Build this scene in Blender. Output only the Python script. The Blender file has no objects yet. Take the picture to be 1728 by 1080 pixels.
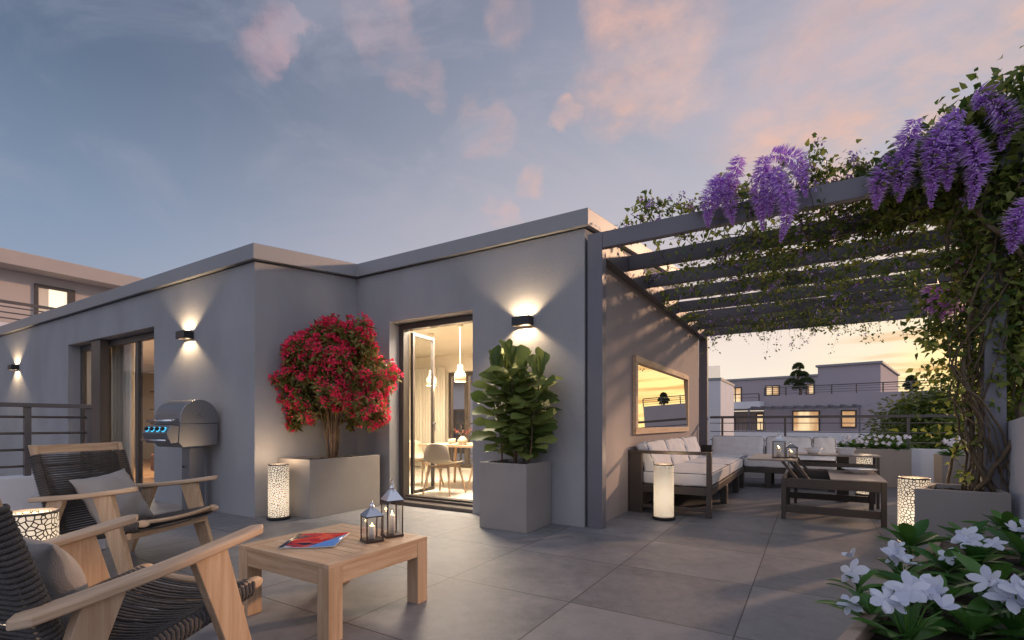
import bpy, bmesh, math, random
import numpy as np
from mathutils import Vector, Matrix
rnd = random.Random(7); NR = np.random.RandomState(11)
S = bpy.context.scene; C = S.collection
PI = math.pi; R = math.radians
# ------------------------------------------------------------------ camera, world, sun, exposure
YAW = 31.35
cam_d = bpy.data.cameras.new('camera'); cam = bpy.data.objects.new('camera', cam_d); C.objects.link(cam)
cam.location = (0, 0, 1.0); cam.rotation_euler = (R(90), 0, R(YAW))
cam_d.sensor_width = 36; cam_d.lens = 829 / 1728 * 36; cam_d.shift_y = 175 / 1728
cam_d.clip_start = .05; cam_d.clip_end = 3000
S.camera = cam
S.view_settings.view_transform = 'Standard'; S.view_settings.look = 'None'
S.view_settings.exposure = 0; S.view_settings.gamma = 1
S.cycles.max_bounces = 8; S.cycles.sample_clamp_indirect = 6
FW = np.array([-math.sin(R(YAW)), math.cos(R(YAW))]); RT = np.array([math.cos(R(YAW)), math.sin(R(YAW))])
def ray(px, py):
    d = FW + RT * (px - 864) / 829; return Vector((d[0], d[1], (715 - py) / 829))
def at(px, py, X=None, Y=None, z=None, c=None):        # a surveyed point: where a sight line meets a known plane
    d = ray(px, py)
    t = X / d.x if X is not None else Y / d.y if Y is not None else (z - 1) / d.z if z is not None else c
    return Vector((d.x * t, d.y * t, 1 + d.z * t))

GLOW_AZ = 14.5
w = bpy.data.worlds.new('World'); S.world = w; w.use_nodes = True
nt = w.node_tree; N = nt.nodes; Lk = nt.links; N.clear()
def nd(t, **k):
    n = N.new(t)
    for a, b in k.items(): setattr(n, a, b)
    return n
def wmath(op, a, b=None, c=None, clamp=False):
    n = nd('ShaderNodeMath', operation=op, use_clamp=clamp)
    for i, v in enumerate((a, b, c)):
        if v is None: continue
        if isinstance(v, (int, float)): n.inputs[i].default_value = v
        else: Lk.new(v, n.inputs[i])
    return n.outputs[0]
def wramp(fac, stops, interp='LINEAR'):
    n = nd('ShaderNodeValToRGB'); e = n.color_ramp.elements; n.color_ramp.interpolation = interp
    while len(e) < len(stops): e.new(.5)
    for x, (p, c) in zip(e, stops): x.position = p; x.color = (*c, 1)
    Lk.new(fac, n.inputs[0]); return n.outputs[0]
def wmix(fac, a, b, bt='MIX'):
    n = nd('ShaderNodeMix', data_type='RGBA', blend_type=bt)
    if isinstance(fac, (int, float)): n.inputs[0].default_value = fac
    else: Lk.new(fac, n.inputs[0])
    for i, v in ((6, a), (7, b)):
        if isinstance(v, tuple): n.inputs[i].default_value = (*v, 1)
        else: Lk.new(v, n.inputs[i])
    return n.outputs[2]
def smooth(v, a, b, lo=0., hi=1.):
    n = nd('ShaderNodeMapRange', interpolation_type='SMOOTHSTEP')
    Lk.new(v, n.inputs[0])
    for i, x in enumerate((a, b, lo, hi)): n.inputs[i + 1].default_value = x
    return n.outputs[0]
def sr(r, g, b):                                        # display colour to scene colour
    f = lambda c: (c / 255 / 12.92) if c / 255 < .04045 else ((c / 255 + .055) / 1.055) ** 2.4
    return (f(r), f(g), f(b))
tc = nd('ShaderNodeTexCoord').outputs['Generated']
sep = nd('ShaderNodeSeparateXYZ'); Lk.new(tc, sep.inputs[0])
wq = nd('ShaderNodeTexNoise'); wq.inputs['Scale'].default_value = 9.0; wq.inputs['Detail'].default_value = 5; wq.inputs['Roughness'].default_value = .55; Lk.new(tc, wq.inputs['Vector'])
wv = nd('ShaderNodeVectorMath', operation='MULTIPLY_ADD'); Lk.new(wq.outputs['Color'], wv.inputs[0]); wv.inputs[1].default_value = (.16, .16, .16); 
wv0 = nd('ShaderNodeVectorMath', operation='SUBTRACT'); Lk.new(tc, wv0.inputs[0]); wv0.inputs[1].default_value = (.08, .08, .08); Lk.new(wv0.outputs[0], wv.inputs[2])
wvn = nd('ShaderNodeVectorMath', operation='NORMALIZE'); Lk.new(wv.outputs[0], wvn.inputs[0])
def wdot2(v):
    n = nd('ShaderNodeVectorMath', operation='DOT_PRODUCT'); Lk.new(wvn.outputs[0], n.inputs[0]); n.inputs[1].default_value = v; return n.outputs['Value']
def wdot(v):
    n = nd('ShaderNodeVectorMath', operation='DOT_PRODUCT'); Lk.new(tc, n.inputs[0]); n.inputs[1].default_value = v; return n.outputs['Value']
elev = sep.outputs[2]
skyA = wramp(elev, [(0, sr(176, 178, 190)), (.12, sr(160, 172, 192)), (.3, sr(134, 152, 178)), (.5, sr(99, 116, 142)), (.68, sr(88, 101, 126)), (1, sr(92, 106, 130))])
skyB = wramp(elev, [(0, sr(255, 238, 212)), (.06, sr(255, 242, 222)), (.13, sr(253, 236, 222)), (.22, sr(240, 220, 212)), (.34, sr(203, 197, 204)), (.5, sr(176, 178, 192)), (.65, sr(160, 163, 182)), (1, sr(120, 126, 148))])
hor = Vector((math.sin(R(GLOW_AZ)), math.cos(R(GLOW_AZ)), 0))
hx = wmath('ADD', wmath('MULTIPLY', sep.outputs[0], hor.x), wmath('MULTIPLY', sep.outputs[1], hor.y))
side = smooth(hx, -.05, 1.0)
sky = wmix(side, skyA, skyB)
gl = wdot((math.sin(R(GLOW_AZ)), math.cos(R(GLOW_AZ)), .03))
sky = wmix(smooth(gl, .94, 1.0, 0, .75), sky, (1.18, .98, .64))
sky = wmix(smooth(gl, .984, 1.0, 0, .9), sky, (1.6, 1.15, .42))
# clouds: noise stretched on a flat layer, gathered where the clouds stand
den = wmath('MAXIMUM', elev, .03)
cv = nd('ShaderNodeCombineXYZ'); Lk.new(wmath('DIVIDE', sep.outputs[0], wmath('ADD', den, .15)), cv.inputs[0]); Lk.new(wmath('DIVIDE', sep.outputs[1], wmath('ADD', den, .15)), cv.inputs[1])
def wnoise(scale, detail, rough=.55, vec=None, dist=0.):
    n = nd('ShaderNodeTexNoise'); n.inputs['Scale'].default_value = scale; n.inputs['Detail'].default_value = detail; n.inputs['Roughness'].default_value = rough; n.inputs['Distortion'].default_value = dist
    Lk.new(vec or cv.outputs[0], n.inputs['Vector']); return n.outputs[0]
n1 = wnoise(2.6, 9, .62, dist=.3); n2 = wnoise(1.1, 4, .5, dist=.5)
blobs = [(455, 70, 3.0, .8), (490, 55, 2.2, 1), (650, 45, 4.6, 1.0), (700, 110, 3.5, .8), (728, 150, 2.8, .85), (845, 20, 4, .6), (1090, 60, 7.5, .95), (1100, 130, 6.5, 1.0), (1060, 155, 5, .9), (980, 188, 1.8, .9), (1150, 160, 4, .7),
         (833, 358, 3.0, 1.25), (895, 305, 3.2, .55), (830, 215, 3.4, .6), (1430, 190, 9, .95), (1520, 130, 9, 1.05), (1610, 70, 9, 1.15), (1330, 235, 6, .5), (1680, 20, 9, 1.1), (1480, 205, 7, .9)]
acc = None
for (px, py, rad, amp) in blobs:
    d = ray(px, py).normalized()
    f = smooth(wdot2(tuple(d)), math.cos(R(rad * (1.35 if px > 1300 else 1.0 if px > 900 else .82))), 1.0, 0, amp)
    acc = f if acc is None else wmath('MAXIMUM', acc, f)
n3 = wnoise(9, 8, .6, dist=.2)
cl = wmath('MULTIPLY', wmath('MULTIPLY', acc, 1.25, clamp=True), wmath('ADD', wmath('MULTIPLY', smooth(n1, .38, .66), .75), wmath('MULTIPLY', smooth(n3, .35, .7), .35)), clamp=True)
warm = wmix(smooth(hx, .2, .95), sr(200, 168, 174), sr(247, 196, 170))
warm = wmix(smooth(n2, .5, .68, 0, .7), warm, sr(168, 150, 166))
sky = wmix(wmath('MULTIPLY', cl, .82), sky, warm)
st3 = nd('ShaderNodeMapping'); st3.inputs['Scale'].default_value = (1.2, 3.2, 5.0); st3.inputs['Rotation'].default_value = (R(20), R(-25), R(35)); Lk.new(tc, st3.inputs[0])
wisp = wmath('MULTIPLY', smooth(wnoise(1.5, 8, .6, vec=st3.outputs[0], dist=.6), .42, .72), smooth(elev, .1, .4, .1, .5))
sky = wmix(wisp, sky, wmix(side, sr(150, 158, 178), sr(206, 192, 200)))
st = nd('ShaderNodeMapping'); st.inputs['Scale'].default_value = (1.2, 1.2, 17); Lk.new(tc, st.inputs[0])
band = wmath('MULTIPLY', smooth(wnoise(2.0, 5, vec=st.outputs[0]), .48, .66, 0, .28), wmath('MULTIPLY', smooth(elev, .36, .12), side))
sky = wmix(band, sky, sr(250, 208, 165))
back = smooth(wdot((-FW[0] * .8, -FW[1] * .8, .6)), .30, .85)      # unseen sky behind and above the viewer, brightened as added fill light
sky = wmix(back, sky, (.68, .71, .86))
st2 = nd('ShaderNodeMapping'); st2.inputs['Scale'].default_value = (2.5, 2.5, 38); Lk.new(tc, st2.inputs[0])
sky = wmix(wmath('MULTIPLY', smooth(wnoise(1.6, 6, vec=st2.outputs[0]), .45, .62, 0, .75), wmath('MULTIPLY', smooth(gl, .965, .995), smooth(elev, .015, .06))), sky, sr(236, 176, 104))
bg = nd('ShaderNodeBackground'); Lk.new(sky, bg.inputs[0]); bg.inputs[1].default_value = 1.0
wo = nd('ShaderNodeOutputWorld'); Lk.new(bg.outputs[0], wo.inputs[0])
sd = bpy.data.lights.new('sun', 'SUN'); sd.energy = 2.5; sd.angle = R(2.2); sd.color = (1, .60, .36)
sun = bpy.data.objects.new('sun', sd); C.objects.link(sun)
sv = Vector((math.sin(R(31)) * math.cos(R(15)), math.cos(R(31)) * math.cos(R(15)), math.sin(R(15))))
sun.rotation_euler = sv.to_track_quat('Z', 'Y').to_euler(); sun.location = (8, 14, 6)

# ------------------------------------------------------------------ materials
MATS = {}
def mat(name, col, rough=.6, metal=0., var=.0, vscale=3., bump=0., bscale=40., col2=None, coat=0., spec=.5, stretch=None, trans=0., detail=6.):
    m = bpy.data.materials.new(name); m.use_nodes = True; t = m.node_tree; n = t.nodes; l = t.links
    b = n['Principled BSDF']; b.inputs['Base Color'].default_value = (*col, 1); b.inputs['Roughness'].default_value = rough
    b.inputs['Metallic'].default_value = metal; b.inputs['Specular IOR Level'].default_value = spec; b.inputs['Coat Weight'].default_value = coat
    g = n.new('ShaderNodeNewGeometry'); o = n.new('ShaderNodeTexCoord')
    src = o.outputs['Object']
    if stretch:
        mp = n.new('ShaderNodeMapping'); mp.inputs['Scale'].default_value = stretch; l.new(src, mp.inputs[0]); src = mp.outputs[0]
    if var or col2:
        q = n.new('ShaderNodeTexNoise'); q.inputs['Scale'].default_value = vscale; q.inputs['Detail'].default_value = detail; l.new(src, q.inputs['Vector'])
        r = n.new('ShaderNodeValToRGB'); r.color_ramp.elements[0].position = .32; r.color_ramp.elements[1].position = .68
        c2 = col2 or tuple(c * (1 + var) for c in col); c1 = tuple(c * (1 - var) for c in col)
        r.color_ramp.elements[0].color = (*c1, 1); r.color_ramp.elements[1].color = (*c2, 1)
        l.new(q.outputs[0], r.inputs[0]); l.new(r.outputs[0], b.inputs['Base Color'])
        mr = n.new('ShaderNodeMapRange'); mr.inputs[3].default_value = max(.05, rough - .08); mr.inputs[4].default_value = min(1, rough + .08)
        l.new(q.outputs[0], mr.inputs[0]); l.new(mr.outputs[0], b.inputs['Roughness'])
    if bump:
        q = n.new('ShaderNodeTexNoise'); q.inputs['Scale'].default_value = bscale; q.inputs['Detail'].default_value = 5; l.new(src, q.inputs['Vector'])
        bp = n.new('ShaderNodeBump'); bp.inputs['Strength'].default_value = bump; bp.inputs['Distance'].default_value = .01
        l.new(q.outputs[0], bp.inputs['Height']); l.new(bp.outputs[0], b.inputs['Normal'])
    MATS[name] = m; return m
def emat(name, col, strength):
    m = bpy.data.materials.new(name); m.use_nodes = True; b = m.node_tree.nodes['Principled BSDF']
    b.inputs['Base Color'].default_value = (*col, 1); b.inputs['Emission Color'].default_value = (*col, 1); b.inputs['Emission Strength'].default_value = strength
    return m
def wood(name, c1, c2, ax=0, scale=1.):                  # ax: axis the grain runs along
    m = bpy.data.materials.new(name); m.use_nodes = True; t = m.node_tree; n = t.nodes; l = t.links; b = n['Principled BSDF']
    o = n.new('ShaderNodeTexCoord'); mp = n.new('ShaderNodeMapping'); s = [22 * scale] * 3; s[ax] = 1.6 * scale; mp.inputs['Scale'].default_value = s
    l.new(o.outputs['Object'], mp.inputs[0])
    q = n.new('ShaderNodeTexNoise'); q.inputs['Scale'].default_value = 1.5; q.inputs['Detail'].default_value = 8; q.inputs['Roughness'].default_value = .65; q.inputs['Distortion'].default_value = .6; l.new(mp.outputs[0], q.inputs['Vector'])
    q2 = n.new('ShaderNodeTexNoise'); q2.inputs['Scale'].default_value = 9; q2.inputs['Detail'].default_value = 3; l.new(mp.outputs[0], q2.inputs['Vector'])
    r = n.new('ShaderNodeValToRGB'); r.color_ramp.elements[0].position = .3; r.color_ramp.elements[1].position = .66
    r.color_ramp.elements[0].color = (*c1, 1); r.color_ramp.elements[1].color = (*c2, 1)
    g = n.new('ShaderNodeNewGeometry'); ad = n.new('ShaderNodeMath'); ad.operation = 'MULTIPLY_ADD'; l.new(g.outputs['Random Per Island'], ad.inputs[0]); ad.inputs[1].default_value = .16
    l.new(q.outputs[0], ad.inputs[2]); sb = n.new('ShaderNodeMath'); sb.operation = 'SUBTRACT'; l.new(ad.outputs[0], sb.inputs[0]); sb.inputs[1].default_value = .08
    l.new(sb.outputs[0], r.inputs[0]); l.new(r.outputs[0], b.inputs['Base Color']); b.inputs['Roughness'].default_value = .55; b.inputs['Specular IOR Level'].default_value = .35
    bp = n.new('ShaderNodeBump'); bp.inputs['Strength'].default_value = .25; bp.inputs['Distance'].default_value = .002; l.new(q2.outputs[0], bp.inputs['Height']); l.new(bp.outputs[0], b.inputs['Normal'])
    return m
def leafmat(name, c1, c2, tip=None, trans=.35, rough=.4, tipat=(.4, 1.)):
    m = bpy.data.materials.new(name); m.use_nodes = True; t = m.node_tree; n = t.nodes; l = t.links; b = n['Principled BSDF']
    g = n.new('ShaderNodeNewGeometry'); r = n.new('ShaderNodeValToRGB'); r.color_ramp.elements[0].color = (*c1, 1); r.color_ramp.elements[1].color = (*c2, 1)
    l.new(g.outputs['Random Per Island'], r.inputs[0]); col = r.outputs[0]
    if tip:
        a = n.new('ShaderNodeAttribute'); a.attribute_name = 't'; mr = n.new('ShaderNodeMapRange'); mr.inputs[1].default_value = tipat[0]; mr.inputs[2].default_value = tipat[1]; l.new(a.outputs['Fac'], mr.inputs[0])
        mx = n.new('ShaderNodeMix'); mx.data_type = 'RGBA'; l.new(mr.outputs[0], mx.inputs[0]); l.new(col, mx.inputs[6]); mx.inputs[7].default_value = (*tip, 1); col = mx.outputs[2]
    l.new(col, b.inputs['Base Color']); b.inputs['Roughness'].default_value = rough; b.inputs['Specular IOR Level'].default_value = .4
    tr = n.new('ShaderNodeBsdfTranslucent'); l.new(col, tr.inputs[0]); ms = n.new('ShaderNodeMixShader'); ms.inputs[0].default_value = trans
    l.new(b.outputs[0], ms.inputs[1]); l.new(tr.outputs[0], ms.inputs[2]); l.new(ms.outputs[0], n['Material Output'].inputs[0])
    return m
def glassmat(name, tint=(.95, .96, .96), refl=.07, rough=.0):
    m = bpy.data.materials.new(name); m.use_nodes = True; t = m.node_tree; n = t.nodes; l = t.links
    tr = n.new('ShaderNodeBsdfTransparent'); tr.inputs[0].default_value = (*tint, 1); gl = n.new('ShaderNodeBsdfGlossy'); gl.inputs['Roughness'].default_value = rough
    fr = n.new('ShaderNodeFresnel'); fr.inputs[0].default_value = 1.45; ms = n.new('ShaderNodeMixShader')
    mth = n.new('ShaderNodeMath'); mth.operation = 'MULTIPLY_ADD'; l.new(fr.outputs[0], mth.inputs[0]); mth.inputs[1].default_value = 1.0; mth.inputs[2].default_value = refl - .04; mth.use_clamp = True
    g = n.new('ShaderNodeNewGeometry'); iv = n.new('ShaderNodeMath'); iv.operation = 'SUBTRACT'; iv.inputs[0].default_value = 1; l.new(g.outputs['Backfacing'], iv.inputs[1]); m3 = n.new('ShaderNodeMath'); m3.operation = 'MULTIPLY'; l.new(mth.outputs[0], m3.inputs[0]); l.new(iv.outputs[0], m3.inputs[1])
    l.new(m3.outputs[0], ms.inputs[0]); l.new(tr.outputs[0], ms.inputs[1]); l.new(gl.outputs[0], ms.inputs[2]); l.new(ms.outputs[0], n['Material Output'].inputs[0])
    return m
M_wall = mat('plaster', (.318, .316, .330), .85, var=.10, vscale=1.6, stretch=(1, 1, .5), bump=.35, bscale=160)
M_clad = mat('taupe_plaster', (.30, .262, .262), .8, var=.06, vscale=1.5, bump=.3, bscale=140)
M_coping = mat('coping_metal', (.275, .275, .29), .45, var=.04, vscale=.8)
M_dark = mat('dark_frame', (.075, .062, .055), .4, var=.1)
M_alu = mat('pergola_metal', (.15, .145, .17), .45, var=.08, vscale=1.2)
M_beam = mat('beam_metal', (.085, .08, .092), .45, var=.1, vscale=1.2)
M_rail = mat('rail_metal', (.10, .088, .088), .4, var=.1)
M_black = mat('black_metal', (.02, .02, .022), .35)
M_white = mat('white_render', (.70, .70, .74), .85, var=.04, vscale=1.5, bump=.25, bscale=120)
M_plant = mat('planter_fibre', (.30, .272, .252), .6, var=.09, vscale=2.5, bump=.22, bscale=220)
M_soil = mat('soil', (.04, .028, .02), .95, var=.4, vscale=30, bump=1, bscale=40)
M_frame = mat('bronze_frame', (.055, .043, .037), .42, var=.08)
M_ttop = mat('table_slab', (.26, .215, .185), .38, var=.08, vscale=5)
M_oakX = wood('oak_x', (.40, .255, .15), (.57, .42, .295), 0)
M_oakY = wood('oak_y', (.40, .255, .15), (.57, .42, .295), 1)
M_oakZ = wood('oak_z', (.40, .255, .15), (.57, .42, .295), 2)
M_rope = mat('rope', (.088, .078, .075), .75, var=.25, vscale=25, bump=.8, bscale=260)
M_cush = mat('sofa_fabric', (.68, .68, .70), .95, var=.05, vscale=9, bump=.5, bscale=320)
M_pipe = mat('piping', (.09, .085, .09), .8)
M_pill = mat('pillow_fabric', (.34, .315, .30), .9, var=.06, vscale=6, bump=.5, bscale=300)
M_steel = mat('stainless', (.25, .25, .265), .38, metal=.85, var=.03, vscale=1.5)
M_chrome = mat('chrome', (.75, .75, .78), .12, metal=1)
M_ceram = mat('ceramic', (.75, .75, .77), .25, coat=.5)
M_wax = mat('wax', (.8, .76, .7), .5)
M_stem = mat('stem', (.16, .10, .06), .8, var=.3, vscale=20, bump=.6, bscale=60)
M_vine = mat('vine_bark', (.12, .085, .05), .85, var=.35, vscale=15, bump=.8, bscale=60)
M_inwall = mat('room_plaster', (.66, .60, .50), .9, var=.03)
M_infloor = mat('room_floor', (.72, .68, .6), .3, var=.04)
M_curt = mat('curtain', (.78, .72, .62), .9)
M_shell = mat('chair_shell', (.40, .33, .24), .6)
M_pend = mat('pendant_ceramic', (.52, .44, .32), .5)
M_far = mat('far_render', (.40, .35, .38), .9, var=.04, vscale=.4)
M_far2 = mat('far_render_warm', (.50, .44, .42), .9, var=.04, vscale=.4)
M_flame = emat('flame', (1, .62, .25), 25)
M_warmwin = emat('lit_room', (1, .68, .34), .85)
t = M_warmwin.node_tree; q = t.nodes.new('ShaderNodeTexNoise'); q.inputs['Scale'].default_value = .9; mp = t.nodes.new('ShaderNodeMapping'); mp.inputs['Scale'].default_value = (1.6, 1, .35); o = t.nodes.new('ShaderNodeTexCoord')
t.links.new(o.outputs['Object'], mp.inputs[0]); t.links.new(mp.outputs[0], q.inputs['Vector']); r = t.nodes.new('ShaderNodeValToRGB'); r.color_ramp.elements[0].position = .42; r.color_ramp.elements[1].position = .58
r.color_ramp.elements[0].color = (.42, .20, .07, 1); r.color_ramp.elements[1].color = (1, .74, .42, 1); t.links.new(q.outputs[0], r.inputs[0]); t.links.new(r.outputs[0], t.nodes['Principled BSDF'].inputs['Emission Color'])
M_glass = glassmat('glass'); M_lant = glassmat('lantern_glass', (.95, .95, .95), .06)
M_led = emat('blue_led', (.08, .55, .85), 1.1)
M_leafw = leafmat('wisteria_leaf', (.06, .125, .025), (.32, .35, .08), trans=.5)
M_lilac = leafmat('wisteria_flower', (.54, .22, .80), (.82, .46, .98), tip=(.92, .82, 1.0), trans=.4, rough=.6, tipat=(.3, 1.0))
M_lilacs = leafmat('lilac_blossom', (.34, .2, .55), (.6, .45, .8), trans=.3, rough=.6)
M_boug = leafmat('red_blossom', (.80, .015, .07), (1.0, .06, .16), tip=(1.0, .10, .22), trans=.35, rough=.6)
M_bleaf = leafmat('bougainvillea_leaf', (.08, .10, .02), (.36, .30, .09), trans=.35)
M_fig = leafmat('fig_leaf', (.08, .13, .03), (.27, .31, .08), trans=.4, rough=.5)
M_fl = leafmat('flower_leaf', (.035, .12, .022), (.13, .28, .05), trans=.3, rough=.28)
M_petal = leafmat('white_petal', (.60, .63, .76), (.74, .76, .85), trans=.25, rough=.55)
M_acer = leafmat('acer_leaf', (.05, .09, .012), (.16, .19, .03), trans=.4)
M_bons = leafmat('bonsai_needle', (.06, .09, .035), (.14, .17, .07), trans=.2)
M_fern = leafmat('fern', (.10, .16, .02), (.22, .28, .05), trans=.4)

def mirror_mat():
    m = bpy.data.materials.new('mirror'); m.use_nodes = True; b = m.node_tree.nodes['Principled BSDF']
    b.inputs['Metallic'].default_value = 1; b.inputs['Roughness'].default_value = .01; b.inputs['Base Color'].default_value = (.95, .9, .8, 1); return m
M_mirror = mirror_mat()
def floor_mat():
    m = bpy.data.materials.new('stone_tiles'); m.use_nodes = True; t = m.node_tree; n = t.nodes; l = t.links; b = n['Principled BSDF']
    def mth(op, a, b_=None):
        q = n.new('ShaderNodeMath'); q.operation = op
        for i, v in enumerate((a, b_)):
            if v is None: continue
            if isinstance(v, (int, float)): q.inputs[i].default_value = v
            else: l.new(v, q.inputs[i])
        return q.outputs[0]
    o = n.new('ShaderNodeTexCoord'); sp = n.new('ShaderNodeSeparateXYZ'); l.new(o.outputs['Object'], sp.inputs[0])
    u = mth('DIVIDE', mth('ADD', sp.outputs[0], 2.0 + 84.5), .845); v = mth('DIVIDE', mth('ADD', sp.outputs[1], -1.674 + 84.5), .845)
    def edge(x): f = mth('FRACT', x); return mth('MINIMUM', f, mth('SUBTRACT', 1.0, f))
    d = mth('MINIMUM', edge(u), edge(v)); j = mth('LESS_THAN', d, .0042)
    cv_ = n.new('ShaderNodeCombineXYZ'); l.new(mth('FLOOR', u), cv_.inputs[0]); l.new(mth('FLOOR', v), cv_.inputs[1])
    wn = n.new('ShaderNodeTexWhiteNoise'); wn.noise_dimensions = '2D'; l.new(cv_.outputs[0], wn.inputs['Vector'])
    q1 = n.new('ShaderNodeTexNoise'); q1.inputs['Scale'].default_value = 1.7; q1.inputs['Detail'].default_value = 8; q1.inputs['Roughness'].default_value = .62; q1.inputs['Distortion'].default_value = .5
    va = n.new('ShaderNodeVectorMath'); va.operation = 'MULTIPLY_ADD'; l.new(wn.outputs['Color'], va.inputs[0]); va.inputs[1].default_value = (9, 9, 9); l.new(o.outputs['Object'], va.inputs[2]); l.new(va.outputs[0], q1.inputs['Vector'])
    q2 = n.new('ShaderNodeTexNoise'); q2.inputs['Scale'].default_value = 130; q2.inputs['Detail'].default_value = 4; l.new(o.outputs['Object'], q2.inputs['Vector'])
    q4 = n.new('ShaderNodeTexNoise'); q4.inputs['Scale'].default_value = 11; q4.inputs['Detail'].default_value = 9; q4.inputs['Roughness'].default_value = .7; l.new(va.outputs[0], q4.inputs['Vector'])
    f = mth('ADD', mth('ADD', mth('ADD', mth('MULTIPLY', q1.outputs[0], .55), mth('MULTIPLY', q4.outputs[0], .42)), mth('MULTIPLY', wn.outputs['Value'], .15)), mth('MULTIPLY', q2.outputs[0], .30))
    r = n.new('ShaderNodeValToRGB'); r.color_ramp.elements[0].position = .46; r.color_ramp.elements[1].position = .84
    r.color_ramp.elements[0].color = (.086, .089, .100, 1); r.color_ramp.elements[1].color = (.24, .235, .243, 1); l.new(f, r.inputs[0])
    mx = n.new('ShaderNodeMix'); mx.data_type = 'RGBA'; l.new(j, mx.inputs[0]); l.new(r.outputs[0], mx.inputs[6]); mx.inputs[7].default_value = (.045, .042, .045, 1)
    l.new(mx.outputs[2], b.inputs['Base Color'])
    l.new(mth('ADD', mth('MULTIPLY', q1.outputs[0], .22), .46), b.inputs['Roughness'])
    bp = n.new('ShaderNodeBump'); bp.inputs['Strength'].default_value = .35; bp.inputs['Distance'].default_value = .004
    l.new(mth('SUBTRACT', mth('MULTIPLY', q2.outputs[0], .5), mth('MULTIPLY', j, 2.0)), bp.inputs['Height']); l.new(bp.outputs[0], b.inputs['Normal'])
    return m
M_floor = floor_mat()
def lattice_mat():                                       # cut-out metal sleeve with irregular cells
    m = bpy.data.materials.new('cell_sleeve'); m.use_nodes = True; t = m.node_tree; n = t.nodes; l = t.links; b = n['Principled BSDF']
    b.inputs['Base Color'].default_value = (.05, .038, .03, 1); b.inputs['Roughness'].default_value = .5
    o = n.new('ShaderNodeTexCoord'); v = n.new('ShaderNodeTexVoronoi'); v.feature = 'DISTANCE_TO_EDGE'; v.voronoi_dimensions = '2D'; v.inputs['Scale'].default_value = 44
    sp = n.new('ShaderNodeSeparateXYZ'); l.new(o.outputs['Object'], sp.inputs[0]); at2 = n.new('ShaderNodeMath'); at2.operation = 'ARCTAN2'; l.new(sp.outputs[1], at2.inputs[0]); l.new(sp.outputs[0], at2.inputs[1])
    ad = n.new('ShaderNodeMath'); ad.operation = 'ADD'; ad.inputs[1].default_value = 7.0; l.new(at2.outputs[0], ad.inputs[0])
    ml = n.new('ShaderNodeMath'); ml.operation = 'MULTIPLY'; l.new(ad.outputs[0], ml.inputs[0]); ml.inputs[1].default_value = .101; cb = n.new('ShaderNodeCombineXYZ'); l.new(ml.outputs[0], cb.inputs[0]); l.new(sp.outputs[2], cb.inputs[1]); l.new(cb.outputs[0], v.inputs['Vector'])
    q = n.new('ShaderNodeMath'); q.operation = 'LESS_THAN'; q.inputs[1].default_value = .12; l.new(v.outputs[0], q.inputs[0])
    # behind the cut-outs glows the paper liner, brightest beside the bulb
    e = n.new('ShaderNodeBsdfPrincipled'); e.inputs['Base Color'].default_value = (.8, .72, .6, 1); e.inputs['Emission Color'].default_value = (1, .77, .52, 1)
    hh = n.new('ShaderNodeMath'); hh.operation = 'SUBTRACT'; l.new(sp.outputs[2], hh.inputs[0]); hh.inputs[1].default_value = .24; ab = n.new('ShaderNodeMath'); ab.operation = 'ABSOLUTE'; l.new(hh.outputs[0], ab.inputs[0])
    mr = n.new('ShaderNodeMapRange'); mr.interpolation_type = 'SMOOTHSTEP'; l.new(ab.outputs[0], mr.inputs[0]); mr.inputs[1].default_value = 0; mr.inputs[2].default_value = .32; mr.inputs[3].default_value = 1.35; mr.inputs[4].default_value = .55; l.new(mr.outputs[0], e.inputs['Emission Strength'])
    ms = n.new('ShaderNodeMixShader'); l.new(q.outputs[0], ms.inputs[0]); l.new(e.outputs[0], ms.inputs[1]); l.new(b.outputs[0], ms.inputs[2]); l.new(ms.outputs[0], n['Material Output'].inputs[0])
    return m
M_lat = lattice_mat()
def shade_mat():                                         # paper liner, brightest beside the bulb half way up
    m = bpy.data.materials.new('lamp_liner'); m.use_nodes = True; t = m.node_tree; n = t.nodes; l = t.links; b = n['Principled BSDF']
    b.inputs['Base Color'].default_value = (.8, .72, .6, 1)
    o = n.new('ShaderNodeTexCoord'); sp = n.new('ShaderNodeSeparateXYZ'); l.new(o.outputs['Object'], sp.inputs[0])
    q = n.new('ShaderNodeMath'); q.operation = 'SUBTRACT'; l.new(sp.outputs[2], q.inputs[0]); q.inputs[1].default_value = .24
    a = n.new('ShaderNodeMath'); a.operation = 'ABSOLUTE'; l.new(q.outputs[0], a.inputs[0])
    mr = n.new('ShaderNodeMapRange'); mr.interpolation_type = 'SMOOTHSTEP'; l.new(a.outputs[0], mr.inputs[0]); mr.inputs[1].default_value = 0; mr.inputs[2].default_value = .32; mr.inputs[3].default_value = 1.12; mr.inputs[4].default_value = .6
    b.inputs['Emission Color'].default_value = (1, .76, .50, 1); l.new(mr.outputs[0], b.inputs['Emission Strength']); return m
M_liner = shade_mat()
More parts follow.
